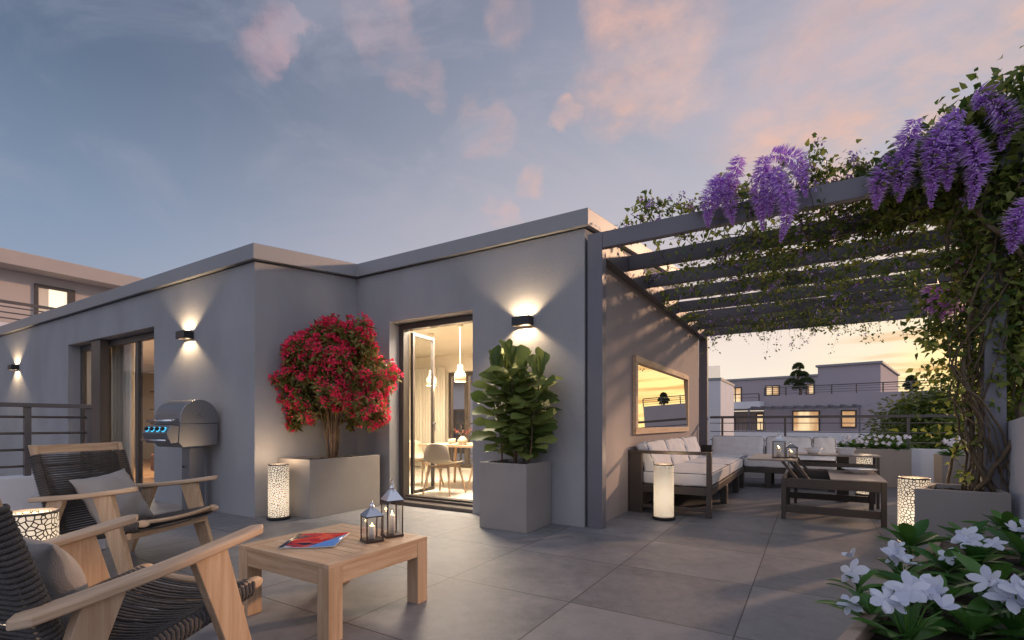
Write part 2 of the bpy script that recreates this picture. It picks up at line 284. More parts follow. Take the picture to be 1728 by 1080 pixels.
def mag_mat():
    m = bpy.data.materials.new('magazine_print'); m.use_nodes = True; t = m.node_tree; n = t.nodes; l = t.links; b = n['Principled BSDF']
    o = n.new('ShaderNodeTexCoord'); v = n.new('ShaderNodeTexVoronoi'); v.inputs['Scale'].default_value = 13; mp = n.new('ShaderNodeMapping'); mp.inputs['Scale'].default_value = (1, 1.7, 1); l.new(o.outputs['Object'], mp.inputs[0]); l.new(mp.outputs[0], v.inputs['Vector'])
    r = n.new('ShaderNodeValToRGB'); r.color_ramp.interpolation = 'CONSTANT'; sp = n.new('ShaderNodeSeparateColor'); l.new(v.outputs['Color'], sp.inputs[0]); l.new(sp.outputs[0], r.inputs[0])
    st_ = [(0, (.6, .03, .03)), (.3, (.75, .10, .07)), (.5, (.03, .02, .04)), (.62, (.7, .55, .5)), (.72, (.5, .02, .04)), (.88, (.2, .05, .09))]
    e = r.color_ramp.elements
    while len(e) < len(st_): e.new(.5)
    for x, (p, c) in zip(e, st_): x.position = p; x.color = (*c, 1)
    s2 = n.new('ShaderNodeSeparateXYZ'); l.new(o.outputs['Object'], s2.inputs[0])
    def mixif(cond, prev, c):
        x = n.new('ShaderNodeMix'); x.data_type = 'RGBA'; l.new(cond, x.inputs[0]); l.new(prev, x.inputs[6]); x.inputs[7].default_value = (*c, 1); return x.outputs[2]
    def mth(op, a, b_):
        q = n.new('ShaderNodeMath'); q.operation = op
        for i, vv in enumerate((a, b_)):
            if isinstance(vv, (int, float)): q.inputs[i].default_value = vv
            else: l.new(vv, q.inputs[i])
        return q.outputs[0]
    col = mixif(mth('GREATER_THAN', mth('SUBTRACT', s2.outputs[0], mth('MULTIPLY', s2.outputs[1], .5)), .085), r.outputs[0], (.16, .33, .72))
    col = mixif(mth('LESS_THAN', s2.outputs[0], -.115), col, (.05, .045, .06))
    l.new(col, b.inputs['Base Color']); b.inputs['Roughness'].default_value = .25; return m
M_mag = mag_mat()

# ------------------------------------------------------------------ mesh helpers
class MB:
    def __init__(s): s.v = []; s.f = []; s.m = Matrix.Identity(4); s.smooth = False
    def add(s, vs, fs):
        b = len(s.v); s.v += [tuple(s.m @ Vector(p)) for p in vs]; s.f += [tuple(b + i for i in f) for f in fs]; return s
    def hexa(s, p): return s.add(p, [(0, 3, 2, 1), (4, 5, 6, 7), (0, 1, 5, 4), (1, 2, 6, 5), (2, 3, 7, 6), (3, 0, 4, 7)])
    def box(s, x0, x1, y0, y1, z0, z1):
        return s.hexa([(x0, y0, z0), (x1, y0, z0), (x1, y1, z0), (x0, y1, z0), (x0, y0, z1), (x1, y0, z1), (x1, y1, z1), (x0, y1, z1)])
    def prism(s, poly, z0, z1):                          # z0, z1: numbers or functions of (x, y)
        f0 = z0 if callable(z0) else lambda x, y: z0; f1 = z1 if callable(z1) else lambda x, y: z1
        n = len(poly); vs = [(x, y, f0(x, y)) for x, y in poly] + [(x, y, f1(x, y)) for x, y in poly]
        return s.add(vs, [tuple(range(n - 1, -1, -1)), tuple(range(n, 2 * n))] + [(i, (i + 1) % n, n + (i + 1) % n, n + i) for i in range(n)])
    def tube(s, pts, r, n=8, caps=True):
        pts = [Vector(p) for p in pts]; k = len(pts); rs = r if isinstance(r, (list, tuple)) else [r] * k
        vs = []; fs = []; up = None
        for i, p in enumerate(pts):
            t = (pts[min(i + 1, k - 1)] - pts[max(i - 1, 0)]).normalized()
            if up is None: up = Vector((0, 0, 1)) if abs(t.z) < .9 else Vector((1, 0, 0))
            a = t.cross(up); a = a.normalized() if a.length > 1e-6 else t.orthogonal().normalized(); b = a.cross(t); up = b
            for j in range(n):
                q = 2 * PI * j / n; vs.append(p + a * math.cos(q) * rs[i] + b * math.sin(q) * rs[i])
        for i in range(k - 1):
            for j in range(n): fs.append((i * n + j, i * n + (j + 1) % n, (i + 1) * n + (j + 1) % n, (i + 1) * n + j))
        if caps: fs += [tuple(range(n - 1, -1, -1)), tuple(range((k - 1) * n, k * n))]
        return s.add(vs, fs)
    def lathe(s, prof, c=(0, 0, 0), n=24, close=True):
        vs = []; fs = []; k = len(prof)
        for r_, z in prof:
            for j in range(n): q = 2 * PI * j / n; vs.append((c[0] + r_ * math.cos(q), c[1] + r_ * math.sin(q), c[2] + z))
        for i in range(k - 1):
            for j in range(n): fs.append((i * n + j, i * n + (j + 1) % n, (i + 1) * n + (j + 1) % n, (i + 1) * n + j))
        if close: fs += [tuple(range(n - 1, -1, -1)), tuple(range((k - 1) * n, k * n))]
        return s.add(vs, fs)
    def build(s, name, m, parent=None, bevel=0., smooth=False, seg=2):
        me = bpy.data.meshes.new(name); me.from_pydata(s.v, [], s.f); me.materials.append(m)
        bm = bmesh.new(); bm.from_mesh(me); bmesh.ops.recalc_face_normals(bm, faces=bm.faces); bm.to_mesh(me); bm.free()
        if smooth: me.shade_smooth()
        o = bpy.data.objects.new(name, me); C.objects.link(o)
        if parent: o.parent = parent
        if bevel:
            b = o.modifiers.new('bevel', 'BEVEL'); b.width = bevel; b.segments = seg; b.limit_method = 'ANGLE'; b.angle_limit = R(35)
        return o
def tag(o, label=None, cat=None, group=None, kind=None):
    if label: o['label'] = label
    if cat: o['category'] = cat
    if group: o['group'] = group
    if kind: o['kind'] = kind
    return o
def thing(name, label, cat, loc=(0, 0, 0), rz=0, group=None):
    o = bpy.data.objects.new(name, None); o.empty_display_size = .1; C.objects.link(o); o.location = loc; o.rotation_euler = (0, 0, rz)
    return tag(o, label, cat, group)
def copy_tree(o, parent=None):
    c = o.copy(); C.objects.link(c); c.parent = parent
    for ch in list(o.children): copy_tree(ch, c)
    return c
def nrm(a): return a / np.maximum(np.linalg.norm(a, axis=-1, keepdims=True), 1e-9)
def leaf_mesh(name, m, parent, P, D, U, Ln, Wd, prof=(0, .5, 1, .8, 0), fold=.25, droop=.15, smooth=True, label=None):
    """many leaves in one mesh; prof = half-width at even stations (first and last may be 0)"""
    P = np.asarray(P, float); D = nrm(np.asarray(D, float)); U = np.asarray(U, float); n = len(P)
    Sd = nrm(np.cross(D, U)); U = nrm(np.cross(Sd, D)); Ln = np.broadcast_to(Ln, (n,)); Wd = np.broadcast_to(Wd, (n,))
    droop = np.broadcast_to(droop, (n,))
    k = len(prof); T = []; fs = []; idx = []
    for i, p in enumerate(prof):
        u = i / (k - 1)
        if p == 0: idx.append((len(T),) * 3); T.append((u, 0, 0))
        else: idx.append((len(T), len(T) + 1, len(T) + 2)); T += [(u, p, fold * p), (u, 0, 0), (u, -p, fold * p)]
    for i in range(k - 1):
        a, b = idx[i], idx[i + 1]
        for q in (0, 1):
            f = [a[q], b[q], b[q + 1], a[q + 1]]; g = []
            for x in f:
                if x not in g: g.append(x)
            fs.append(g)
    T = np.array(T); nv = len(T)
    V = (P[:, None] + D[:, None] * (T[None, :, 0:1] * Ln[:, None, None]) + Sd[:, None] * (T[None, :, 1:2] * Wd[:, None, None] / 2)
         + U[:, None] * (T[None, :, 2:3] * Wd[:, None, None] / 2 - droop[:, None, None] * (T[None, :, 0:1] ** 2) * Ln[:, None, None]))
    V = V.reshape(-1, 3); F = [tuple(x + nv * i for x in f) for i in range(n) for f in fs]
    me = bpy.data.meshes.new(name); me.from_pydata(V.tolist(), [], F); me.materials.append(m)
    at_ = me.attributes.new('t', 'FLOAT', 'POINT'); at_.data.foreach_set('value', np.tile(T[:, 0], n).astype(np.float32))
    if smooth: me.shade_smooth()
    o = bpy.data.objects.new(name, me); C.objects.link(o)
    if parent: o.parent = parent
    return o
def rdir(n, zb=0., zs=1.):
    a = NR.normal(size=(n, 3)); a[:, 2] = a[:, 2] * zs + zb; return nrm(a)

# ------------------------------------------------------------------ the setting
o = MB().add([(-400, -400, -6), (400, -400, -6), (400, 400, -6), (-400, 400, -6)], [(0, 1, 2, 3)]).build('ground', mat('ground', (.05, .06, .04), .95, var=.3, vscale=.2)); tag(o, kind='structure')
o = MB().prism([(-17, -4), (2.6, -4), (1.25, 4.3), (2.25, 10.25), (-17, 10.25)], -.25, 0).build('terrace_floor', M_floor); tag(o, kind='structure')

# --- the house
zt = lambda x, y: 2.9 + .116 * (y - 2.99)
zu = lambda x, y: zt(x, y) - .165
zw = lambda x, y: zt(x, y) - .180
H = thing('house', 'grey rendered flat-roofed house with two glazed doors opening onto the terrace', 'house', (0, 0, 0))
def wallp(poly, z0=0., z1=zw, name='wall', m=M_wall): return MB().prism(poly, z0, z1).build(name, m, H)
YF, YL = 4.416, 3.04
wallp([(-16.5, YL), (-10.23, YL), (-10.23, YL + .35), (-16.5, YL + .35)]); wallp([(-7.31, YL), (-5.06, YL), (-5.06, YL + .35), (-7.31, YL + .35)])
wallp([(-10.23, YL), (-7.31, YL), (-7.31, YL + .35), (-10.23, YL + .35)], 2.27)
wallp([(-5.36, YL + .35), (-5.06, YL + .35), (-5.06, YF + .3), (-5.36, YF + .3)])
wallp([(-5.06, YF), (-4.47, YF), (-4.47, YF + .3), (-5.06, YF + .3)]); wallp([(-3.2, YF), (-1.87, YF), (-1.87, YF + .3), (-3.2, YF + .3)])
wallp([(-4.47, YF), (-3.2, YF), (-3.2, YF + .3), (-4.47, YF + .3)], 2.262)
wallp([(-2.12, YF + .3), (-1.87, YF + .3), (-1.87, 8.4), (-2.12, 8.4)])
side = wallp([(-1.87, YF + .16), (-1.79, YF + .16), (-1.79, 9.62), (-1.87, 9.62)], 0, 2.64, 'side_cladding', M_clad)
wallp([(-2.02, 8.4), (-1.87, 8.4), (-1.87, 9.62), (-2.02, 9.62)], 0, 2.62)
wallp([(-16.5, YL + .35), (-16.2, YL + .35), (-16.2, 8.4), (-16.5, 8.4)])
ro = [(-16.6, 2.985), (-4.995, 2.985), (-4.995, 4.366), (-1.815, 4.366), (-1.815, 8.6), (-16.6, 8.6)]
MB().prism(ro, zu, zt).build('roof', M_coping, H, bevel=.006)
# rooms inside
def inn(*a, m=M_inwall, name='room_wall', **k): return MB().box(*a).build(name, m, H)
inn(-7.75, -2.12, YF + .3, 8.0, .0, .07, m=M_infloor, name='room_floor')
inn(-7.75, -2.12, YF + .3, 8.0, 2.42, 2.5, name='room_ceiling')
inn(-7.75, -6.44, 8.0, 8.2, 0, 2.5); inn(-5.2, -2.12, 8.0, 8.2, 0, 2.5); inn(-6.44, -5.2, 8.0, 8.2, 2.06, 2.5); inn(-6.44, -5.2, 8.0, 8.2, 0, .1)
inn(-7.85, -7.75, YL + .36, 8.2, 0, 2.5)
inn(-2.135, -2.122, YF + .3, 8.0, .07, 2.42)
inn(-5.375, -5.362, YL + .4, YF + .3, .07, 2.42); inn(-7.75, -5.375, 4.55, 4.70, .07, 2.42)
inn(-16.2, -7.86, YL + .36, 6.2, 0, .05, m=mat('parquet', (.30, .17, .09), .3, var=.2, vscale=3), name='room_floor')
inn(-16.2, -7.86, YL + .36, 6.2, 2.42, 2.5, name='room_ceiling'); inn(-16.2, -7.86, 6.2, 6.35, 0, 2.5)
# patio doors
def frame_rect(mb, x0, x1, y0, y1, z0, z1, t):           # a ring of four bars in a wall opening
    mb.box(x0, x0 + t, y0, y1, z0, z1); mb.box(x1 - t, x1, y0, y1, z0, z1); mb.box(x0 + t, x1 - t, y0, y1, z1 - t, z1); mb.box(x0 + t, x1 - t, y0, y1, z0, z0 + t)
D1 = MB(); frame_rect(D1, -4.465, -3.205, YF + .16, YF + .27, .0, 2.257, .075); D1 = D1.build('door_frame', M_dark, H, bevel=.004)
MB().box(-4.47, -3.2, YF + .02, YF + .155, .002, .045).box(-4.39, -3.28, YF + .20, YF + .3, .077, .1).build('door_sill', M_dark, H, bevel=.004)
lf = MB(); frame_rect(lf, 0, .50, -.02, .02, .1, 2.17, .04)
lfo = lf.build('glass_door', M_dark, H, bevel=.003); lfo.location = (-4.37, YF + .29, 0); lfo.rotation_euler = (0, 0, R(97))
MB().box(.04, .46, -.004, .004, .14, 2.13).build('pane', M_glass, lfo)
MB().box(.46, .475, -.06, -.02, 1.0, 1.02).box(.46, .475, -.06, -.045, .9, 1.02).build('handle', M_chrome, lfo)
# second opening, left wing
MB().box(-9.42, -9.09, YL + .03, YL + .145, 0, 2.262).build('door_pillar', M_dark, H, bevel=.005)
a = MB(); frame_rect(a, -10.22, -9.50, YL + .15, YL + .21, .03, 2.262, .09); a.build('door_frame', M_dark, H, bevel=.004)
a = MB(); frame_rect(a, -9.30, -7.315, YL + .15, YL + .21, .03, 2.262, .09); a.box(-8.24, -8.15, YL + .15, YL + .21, .12, 2.17); a.build('door_frame', M_dark, H, bevel=.004)
MB().box(-10.13, -9.59, YL + .18, YL + .19, .12, 2.17).build('pane', M_glass, H); MB().box(-9.21, -8.24, YL + .18, YL + .19, .12, 2.17).build('pane', M_glass, H); MB().box(-8.15, -7.40, YL + .17, YL + .18, .12, 2.17).build('pane', M_glass, H)
# window at the back of the dining room
a = MB(); frame_rect(a, -6.43, -5.21, 8.02, 8.10, .11, 2.05, .07); a.box(-6.02, -5.92, 8.02, 8.10, .18, 1.98); a.box(-6.36, -5.28, 8.025, 8.095, .82, .86)
a.build('window_frame', M_dark, H, bevel=.004); MB().box(-6.36, -5.28, 8.055, 8.062, .18, 1.98).build('pane', M_glass, H)

def curtain(name_label, x0, x1, y, z0, z1, waves, amp=.035):
    vs = []; fs = []; n = waves * 8
    for i in range(n + 1):
        u = i / n; yy = y + amp * math.sin(u * waves * 2 * PI) + .01 * math.sin(u * 37)
        for zz in (z0, (z0 + z1) / 2, z1): vs.append((x0 + (x1 - x0) * u, yy * 1 + (.3 * amp * math.sin(u * 19) if zz == z0 else 0), zz))
    for i in range(n):
        for j in (0, 1): fs.append((i * 3 + j, (i + 1) * 3 + j, (i + 1) * 3 + j + 1, i * 3 + j + 1))
    o = MB().add(vs, fs).build('curtain', M_curt, smooth=True); o.modifiers.new('thick', 'SOLIDIFY').thickness = .004
    return tag(o, name_label, 'curtain')
curtain('cream pleated curtain beside the dining room back window', -7.7, -6.42, 7.9, .1, 2.16, 16)
curtain('white pleated curtain behind the left sliding door', -9.75, -9.0, YL + .42, .06, 2.35, 12)

def lamp_light(kind, loc, energy, col=(1, .70, .40), rot=None, size=.05, spot=None, blend=.6, parent=None, name='bulb_light'):
    d = bpy.data.lights.new(name, kind); d.energy = energy; d.color = col
    if kind == 'AREA': d.shape = 'RECTANGLE'; d.size = size; d.size_y = size
    else: d.shadow_soft_size = size
    if kind == 'SPOT': d.spot_size = R(spot); d.spot_blend = blend
    o = bpy.data.objects.new(name, d); C.objects.link(o); o.location = loc
    if rot: o.rotation_euler = rot
    if parent: o.parent = parent
    return o
def pendant(x, y, label, e):
    t = thing('pendant_lamp', label, 'lamp', (x, y, 2.42), group='ceramic pendants over the dining table')
    MB().lathe([(.045, 0), (.05, -.02), (.012, -.05)], n=20).build('ceiling_cap', M_pend, t, smooth=True)
    MB().tube([(0, 0, -.03), (0, 0, -.60)], .004, 6).build('cord', M_pend, t)
    MB().lathe([(.022, -.58), (.035, -.585), (.04, -.66), (.075, -.70), (.085, -.73), (.085, -.82), (.08, -.82), (.08, -.73), (.03, -.67)], n=24, close=False).build('shade', M_pend, t, smooth=True)
    MB().lathe([(.003, -.735), (.028, -.75), (.03, -.78), (.003, -.80)], n=16).build('bulb', emat('bulb', (1, .75, .45), 3), t, smooth=True)
    lamp_light('POINT', (0, 0, -.86), e, parent=t, size=.06); return t
p = at(728, 560, Y=5.95); pendant(p.x, p.y, 'ceramic pendant lamp hanging nearer the open glass door leaf', 26)
p = at(776.5, 560, Y=5.6); pendant(p.x, p.y, 'ceramic pendant lamp hanging in front of the dining room window', 26)
DL = thing('ceiling_downlight', 'white round downlight in the dining room ceiling', 'lamp', (-4.3, 5.3, 2.41)); MB().lathe([(.05, 0), (.05, .008)]).build('lens', emat('lens', (1, .8, .55), 6), DL)
lamp_light('AREA', (0, 0, -.03), 260, (1, .85, .66), size=1.2, parent=DL)
DL2 = thing('ceiling_downlight', 'white round downlight in the room behind the left sliding door', 'lamp', (-10.6, 4.7, 2.41)); MB().lathe([(.05, 0), (.05, .008)]).build('lens', MATS.get('x') or emat('lens', (1, .8, .55), 6), DL2)
lamp_light('AREA', (0, 0, -.03), 220, (1, .80, .58), size=1.6, parent=DL2)
# dining table, chairs, tableware
tp = at(728, 752, z=.70)
TX0, TX1, TY0, TY1 = -4.9, -3.0, 5.42, 6.2
T = thing('dining_table', 'pale oak dining table seen through the open glass door', 'table', ((TX0 + TX1) / 2, (TY0 + TY1) / 2, .07))
MB().box(-.95, .95, -.39, .39, .60, .635).build('tabletop', M_oakX, T, bevel=.004)
for sx in (-.85, .85):
    for sy in (-.33, .33): MB().tube([(sx, sy, 0), (sx * .97, sy, .6)], [.018, .028], 10).build('leg', M_oakZ, T, smooth=True)
def dchair(x, y, rz, label):
    t = thing('dining_chair', label, 'chair', (x, y, .07), rz, 'shell chairs round the dining table')
    n = 14; vs = []; fs = []
    prof = [(-.20, .40), (-.10, .385), (.05, .385), (.17, .40), (.215, .46), (.235, .56), (.25, .68)]; ws = [.19, .205, .21, .21, .215, .20, .16]
    for (yy, zz), wd in zip(prof, ws):
        for i in range(n + 1):
            u = i / n * 2 - 1; back = max(0, (zz - .40) / .28)
            vs.append((wd * u, yy - back * .07 * u * u * 1.0, zz + (1 - back) * .035 * u * u - back * .03 * u ** 4))
    for r_ in range(len(prof) - 1):
        for i in range(n): fs.append((r_ * (n + 1) + i, r_ * (n + 1) + i + 1, (r_ + 1) * (n + 1) + i + 1, (r_ + 1) * (n + 1) + i))
    o = MB().add(vs, fs).build('seat_shell', M_shell, t, smooth=True); o.modifiers.new('s', 'SOLIDIFY').thickness = .012; o.modifiers.new('sub', 'SUBSURF').render_levels = 1
    for sx in (-1, 1):
        for sy in (-1, 1): MB().tube([(sx * .21, sy * .2, 0), (sx * .14, sy * .13, .38)], [.012, .018], 8).build('leg', M_oakZ, t, smooth=True)
    MB().box(-.15, .15, -.14, -.11, .355, .378).box(-.15, .15, .11, .14, .355, .378).build('seat_rail', M_oakX, t)
    return t
dchair(-4.17, 5.12, R(186), 'moulded dining chair with its back to the open door'); dchair(-3.92, 5.72, R(20), 'moulded dining chair tucked under the table near the window'); dchair(-4.95, 5.6, R(95), 'moulded dining chair at the left end of the dining table')
def bowl(name, label, cat, c, r0, r1, h, m=M_ceram, group=None, n=28):
    o = MB().lathe([(r0, 0), (r0 + .005, .006), (r1, h), (r1 - .006, h), (r0 * .8, .012)], n=n).build(name, m, smooth=True); o.location = c; return tag(o, label, cat, group)
V = thing('vase', 'small round vase of dark red sprigs on the dining table', 'vase', (-4.25, 5.62, .705))
MB().lathe([(.03, 0), (.07, .03), (.075, .06), (.04, .10), (.022, .115)], n=20).build('pot', M_shell, V, smooth=True)
sp = []
for i in range(5): a = rnd.uniform(0, 2 * PI); sp.append([(0, 0, .1), (.06 * math.cos(a), .06 * math.sin(a), .17), (.15 * math.cos(a), .1 * math.sin(a), .17 + rnd.uniform(.02, .1))])
mb = MB(); [mb.tube(q, .002, 4) for q in sp]; mb.build('sprigs', M_stem, V)
P = np.array([np.array(q[2]) * u + np.array(q[1]) * (1 - u) for q in sp for u in NR.rand(5)]); leaf_mesh('sprig_leaves', mat('dark_red', (.2, .03, .03)), V, P, rdir(len(P)), rdir(len(P)), .035, .025)
for i, (dx, dy, lb) in enumerate([(-.42, .1, 'small beige cup left of the vase on the dining table'), (.10, .2, 'small beige cup right of the vase on the dining table'), (.55, -.12, 'beige cup near the right end of the dining table'), (-.28, -.15, 'beige cup in front of the dining table vase')]):
    bowl('cup', lb, 'cup', (-4.15 + dx, 5.72 + dy, .705), .022, .034, .075, M_shell, 'cups on the dining table', 14)
for i, (dx, lb) in enumerate([(-.1, 'beige plate nearest the vase on the dining table'), (.32, 'beige plate further right on the dining table')]): bowl('plate', lb, 'plate', (-4.1 + dx, 5.55, .705), .06, .11, .014, M_shell, 'plates on the dining table')
# shelf unit in the left room
SH = thing('shelf_unit', 'tan wall shelf unit inside the room behind the left sliding door', 'shelf', (-12.2, 6.02, .05))
MB().box(-2.2, 2.2, .13, .17, 0, 2.3).build('back_panel', mat('tan', (.42, .32, .2), .6), SH)
for z in (.5, .95, 1.3, 1.75): MB().box(-2.2, 2.2, -.13, .13, z, z + .03).build('shelf', M_dark, SH)
inside = thing('sofa_bench', 'brown leather bench inside the left room', 'bench', (-9.3, 4.3, .05)); MB().box(-.6, .6, -.25, .25, .12, .42).build('seat', mat('leather', (.16, .06, .03), .4), inside, bevel=.03); MB().box(-.55, .55, -.2, .2, 0, .118).build('base', M_dark, inside)

# --- wall sconces
def sconce(x, y, z, label, e=11):
    t = thing('wall_lamp', label, 'lamp', (x, y, z), group='up and down wall lamps')
    mb = MB(); h = .045; w_ = .10
    mb.box(-w_, w_, -.11, -.098, -h, h).box(-w_, -w_ + .008, -.098, -.02, -h, h).box(w_ - .008, w_, -.098, -.02, -h, h).box(-w_, w_, -.02, -.001, -h, h)
    mb.build('housing', M_black, t, bevel=.002)
    MB().box(-.088, .088, -.097, -.092, -.03, .03).build('reflector', emat('reflector', (1, .62, .25), 1.4), t)
    for s in (1, -1):
        lamp_light('SPOT', (0, -.068, -s * .02), e, (1, .72, .42), rot=(R(180 if s > 0 else 0), 0, 0), size=.016, spot=132, blend=.6, parent=t)
    return t
sconce(-2.53, YF, 2.05, 'black wall lamp throwing light up and down above the fiddle-leaf fig', 38)
sconce(-6.41, YL, 2.06, 'black wall lamp above the barbecue', 33)
sconce(-12.7, YL, 2.05, 'black wall lamp farthest left, above the balcony railing', 33)

# --- pergola
PG = thing('pergola', 'dark grey metal pergola with eight cross beams over the corner sofa', 'pergola', (0, 0, 0))
MB().box(-1.84, -1.69, YF, YF + .105, 0, 2.82).build('post', M_alu, PG, bevel=.003)
MB().box(-1.84, -1.69, 9.90, 10.02, 0, 2.82).build('post', M_alu, PG, bevel=.003)
MB().box(1.0, 1.11, 4.50, 4.61, 0, 2.70).build('post', M_alu, PG, bevel=.003)
MB().box(2.0, 2.1, 9.90, 10.02, 0, 2.70).build('post', M_alu, PG, bevel=.003)
MB().box(-1.835, -1.695, YF + .107, 9.898, 2.60, 2.815).build('side_beam', M_beam, PG, bevel=.003)
MB().box(1.55, 1.66, YF + .107, 9.898, 2.60, 2.815).build('side_beam', M_beam, PG, bevel=.003)
for i in range(8):
    y = YF + i * .783; x0 = -1.688 if i in (0, 7) else -1.693
    MB().box(x0, 1.548, y, y + .07, 2.668, 2.818).build('beam', M_alu if i == 0 else M_beam, PG, bevel=.003)

# --- mirror
MR = thing('wall_mirror', 'large oak framed mirror on the side wall reflecting the sunset', 'mirror', (-1.788, 7.1, 1.335))
a = MB(); y0, y1, z0, z1 = -1.45, 1.45, -.46, .465; t_ = .075
a.box(0, .045, y0, y1, z1 - t_, z1).box(0, .045, y0, y1, z0, z0 + t_).box(0, .045, y0, y0 + t_, z0 + t_, z1 - t_).box(0, .045, y1 - t_, y1, z0 + t_, z1 - t_)
a.build('frame', M_oakY, MR, bevel=.003); MB().hexa([(.024, y0 + t_, z0 + t_), (.036, y0 + t_, z0 + t_), (.036, y1 - t_, z0 + t_), (.024, y1 - t_, z0 + t_), (-.0 + .001, y0 + t_, z1 - t_), (.007, y0 + t_, z1 - t_), (.007, y1 - t_, z1 - t_), (.001, y1 - t_, z1 - t_)]).build('mirror_glass', M_mirror, MR)

# --- railings and parapets
def parapet(poly, z0, z1, label, name='parapet_wall', m=M_white):
    o = MB().prism(poly, z0, z1).build(name, m, bevel=.006); return tag(o, label, 'wall')
parapet([(-5.02, -1.2), (-4.80, -1.2), (-4.80, 1.66), (-5.02, 1.66)], .001, .62, 'white low parapet under the left railing, behind the rope chair')
parapet([(-1.6, 9.98), (2.3, 9.98), (2.3, 10.14), (-1.6, 10.14)], .001, .60, 'pale low parapet under the far railing')
parapet([(2.12, 9.94), (1.20, 4.75), (1.36, 4.75), (2.28, 9.94)], .001, .62, 'pale low parapet on the right side behind the vine planter')
parapet([(1.12, .2), (1.4, .2), (1.4, 4.62), (1.12, 4.62)], .001, lambda x, y: 1.014 + .105 * (4.54 - y), 'tall white parapet right of the vine planter')
def railing(label, p0, p1, zb, ztop, posts, bars, group=None, rr=.007, topw=.05, topd=.035, drop=None):
    p0 = Vector(p0); p1 = Vector(p1); d = (p1 - p0); L = d.length; t = thing('railing', label, 'railing', (p0.x, p0.y, zb), math.atan2(d.y, d.x), group)
    h = ztop - zb
    MB().box(0, L, -topw / 2, topw / 2, h - topd, h).build('top_rail', M_rail, t, bevel=.003)
    for s in posts: MB().box(s * L - .018, s * L + .018, -.022, .022, .002, h - topd - .001).build('post', M_rail, t, bevel=.002)
    for k in range(bars):
        z = h * (k + .6) / (bars + .45); MB().tube([(0, 0, z), (L, 0, z)], rr, 8).build('bar', M_rail, t, smooth=True)
    return t
railing('dark grey metal railing on the white parapet at the far left', (-4.89, -1.2), (-4.89, 1.6), .62, 1.151, [.02, .4, .865, .993], 4, rr=.009, topw=.06, topd=.03)
xs = [at(p, 705, Y=10.06).x for p in (1219, 1325, 1533)]
x0, x1 = -1.66, 2.2
railing('brown metal railing along the far edge behind the corner sofa', (x0, 10.06), (x1, 10.06), .60, 1.145, [(x - x0) / (x1 - x0) for x in xs], 3, topw=.06, topd=.045)
railing('dark balcony railing outside the dining room window', (-8.2, 9.4), (-3, 9.4), 0, 1.02, [0, .2, .4, .6, .8, 1], 5)

# --- planters
def planter(label, w_, d, h, loc, rim=.035, poly=None, m=M_plant):
    t = thing('planter', label, 'planter', loc)
    poly = poly or [(0, 0), (w_, 0), (w_, d), (0, d)]
    n = len(poly); cx = sum(p[0] for p in poly) / n; cy = sum(p[1] for p in poly) / n
    inn_ = []
    for i in range(n):
        a = Vector(poly[i - 1]); b = Vector(poly[i]); c = Vector(poly[(i + 1) % n]); e1 = (a - b).normalized(); e2 = (c - b).normalized()
        s = abs(e1.x * e2.y - e1.y * e2.x); q = b + (e1 + e2) * rim / s; inn_.append((q.x, q.y))
    v = [(x, y, 0) for x, y in poly] + [(x, y, h) for x, y in poly] + [(x, y, h) for x, y in inn_] + [(x, y, h - .06) for x, y in inn_]
    f = [tuple(range(n - 1, -1, -1))]
    for i in range(n):
        j = (i + 1) % n
        f += [(i, j, n + j, n + i), (n + i, n + j, 2 * n + j, 2 * n + i), (2 * n + i, 2 * n + j, 3 * n + j, 3 * n + i)]
    f.append(tuple(range(3 * n, 4 * n)))
    MB().add(v, f).build('box', m, t, bevel=.004)
    g = 18; sv_ = []; sf = []
    a, b, c, d_ = [Vector((*q, 0)) for q in inn_[:4]]
    for i in range(g + 1):
        for j in range(g + 1):
            u, vv = i / g, j / g; p = (a * (1 - u) + b * u) * (1 - vv) + (d_ * (1 - u) + c * u) * vv
            sv_.append((p.x, p.y, h - .035 + rnd.uniform(-.012, .012)))
    for i in range(g):
        for j in range(g): k = i * (g + 1) + j; sf.append((k, k + g + 1, k + g + 2, k + 1))
    MB().add(sv_, sf).build('soil', M_soil, t, smooth=True); return t
planter('long beige planter box holding the red-flowered shrub in the wall corner', .545, .98, .62, (-5.04, 3.30, 0))
planter('square grey planter box holding the fiddle-leaf fig beside the door', .52, .5, .63, (-2.735, 3.885, 0))
planter('grey planter box at the foot of the vine-covered post', 0, 0, .562, (.595, 4.25, 0), poly=[(0, 0), (.475, 0), (.505, .47), (.16, .47)])
planter('taupe planter box of white flowers by the far railing', 1.75, .09 + 0, .60, (-.40, 9.86, 0)) if False else planter('taupe planter box of white flowers by the far railing', 1.35, .075 + .0, .6, (0, 0, -50)) if False else None
planter('taupe planter box of white flowers at the far end of the sofa', .96, .30, .60, (.36, 9.66, 0))
planter('small taupe planter on the right side beyond the vine', .32, .5, .60, (1.39, 8.0, 0), rim=.03)
planter('large planter of white flowers in the right foreground', 0, 0, .5, (0, 0, 0), poly=[(-.10, .85), (1.10, .85), (1.10, 2.75), (.45, 2.75)], rim=.03, m=mat('planter_tan', (.36, .27, .21), .6, var=.08, bump=.2, bscale=200))

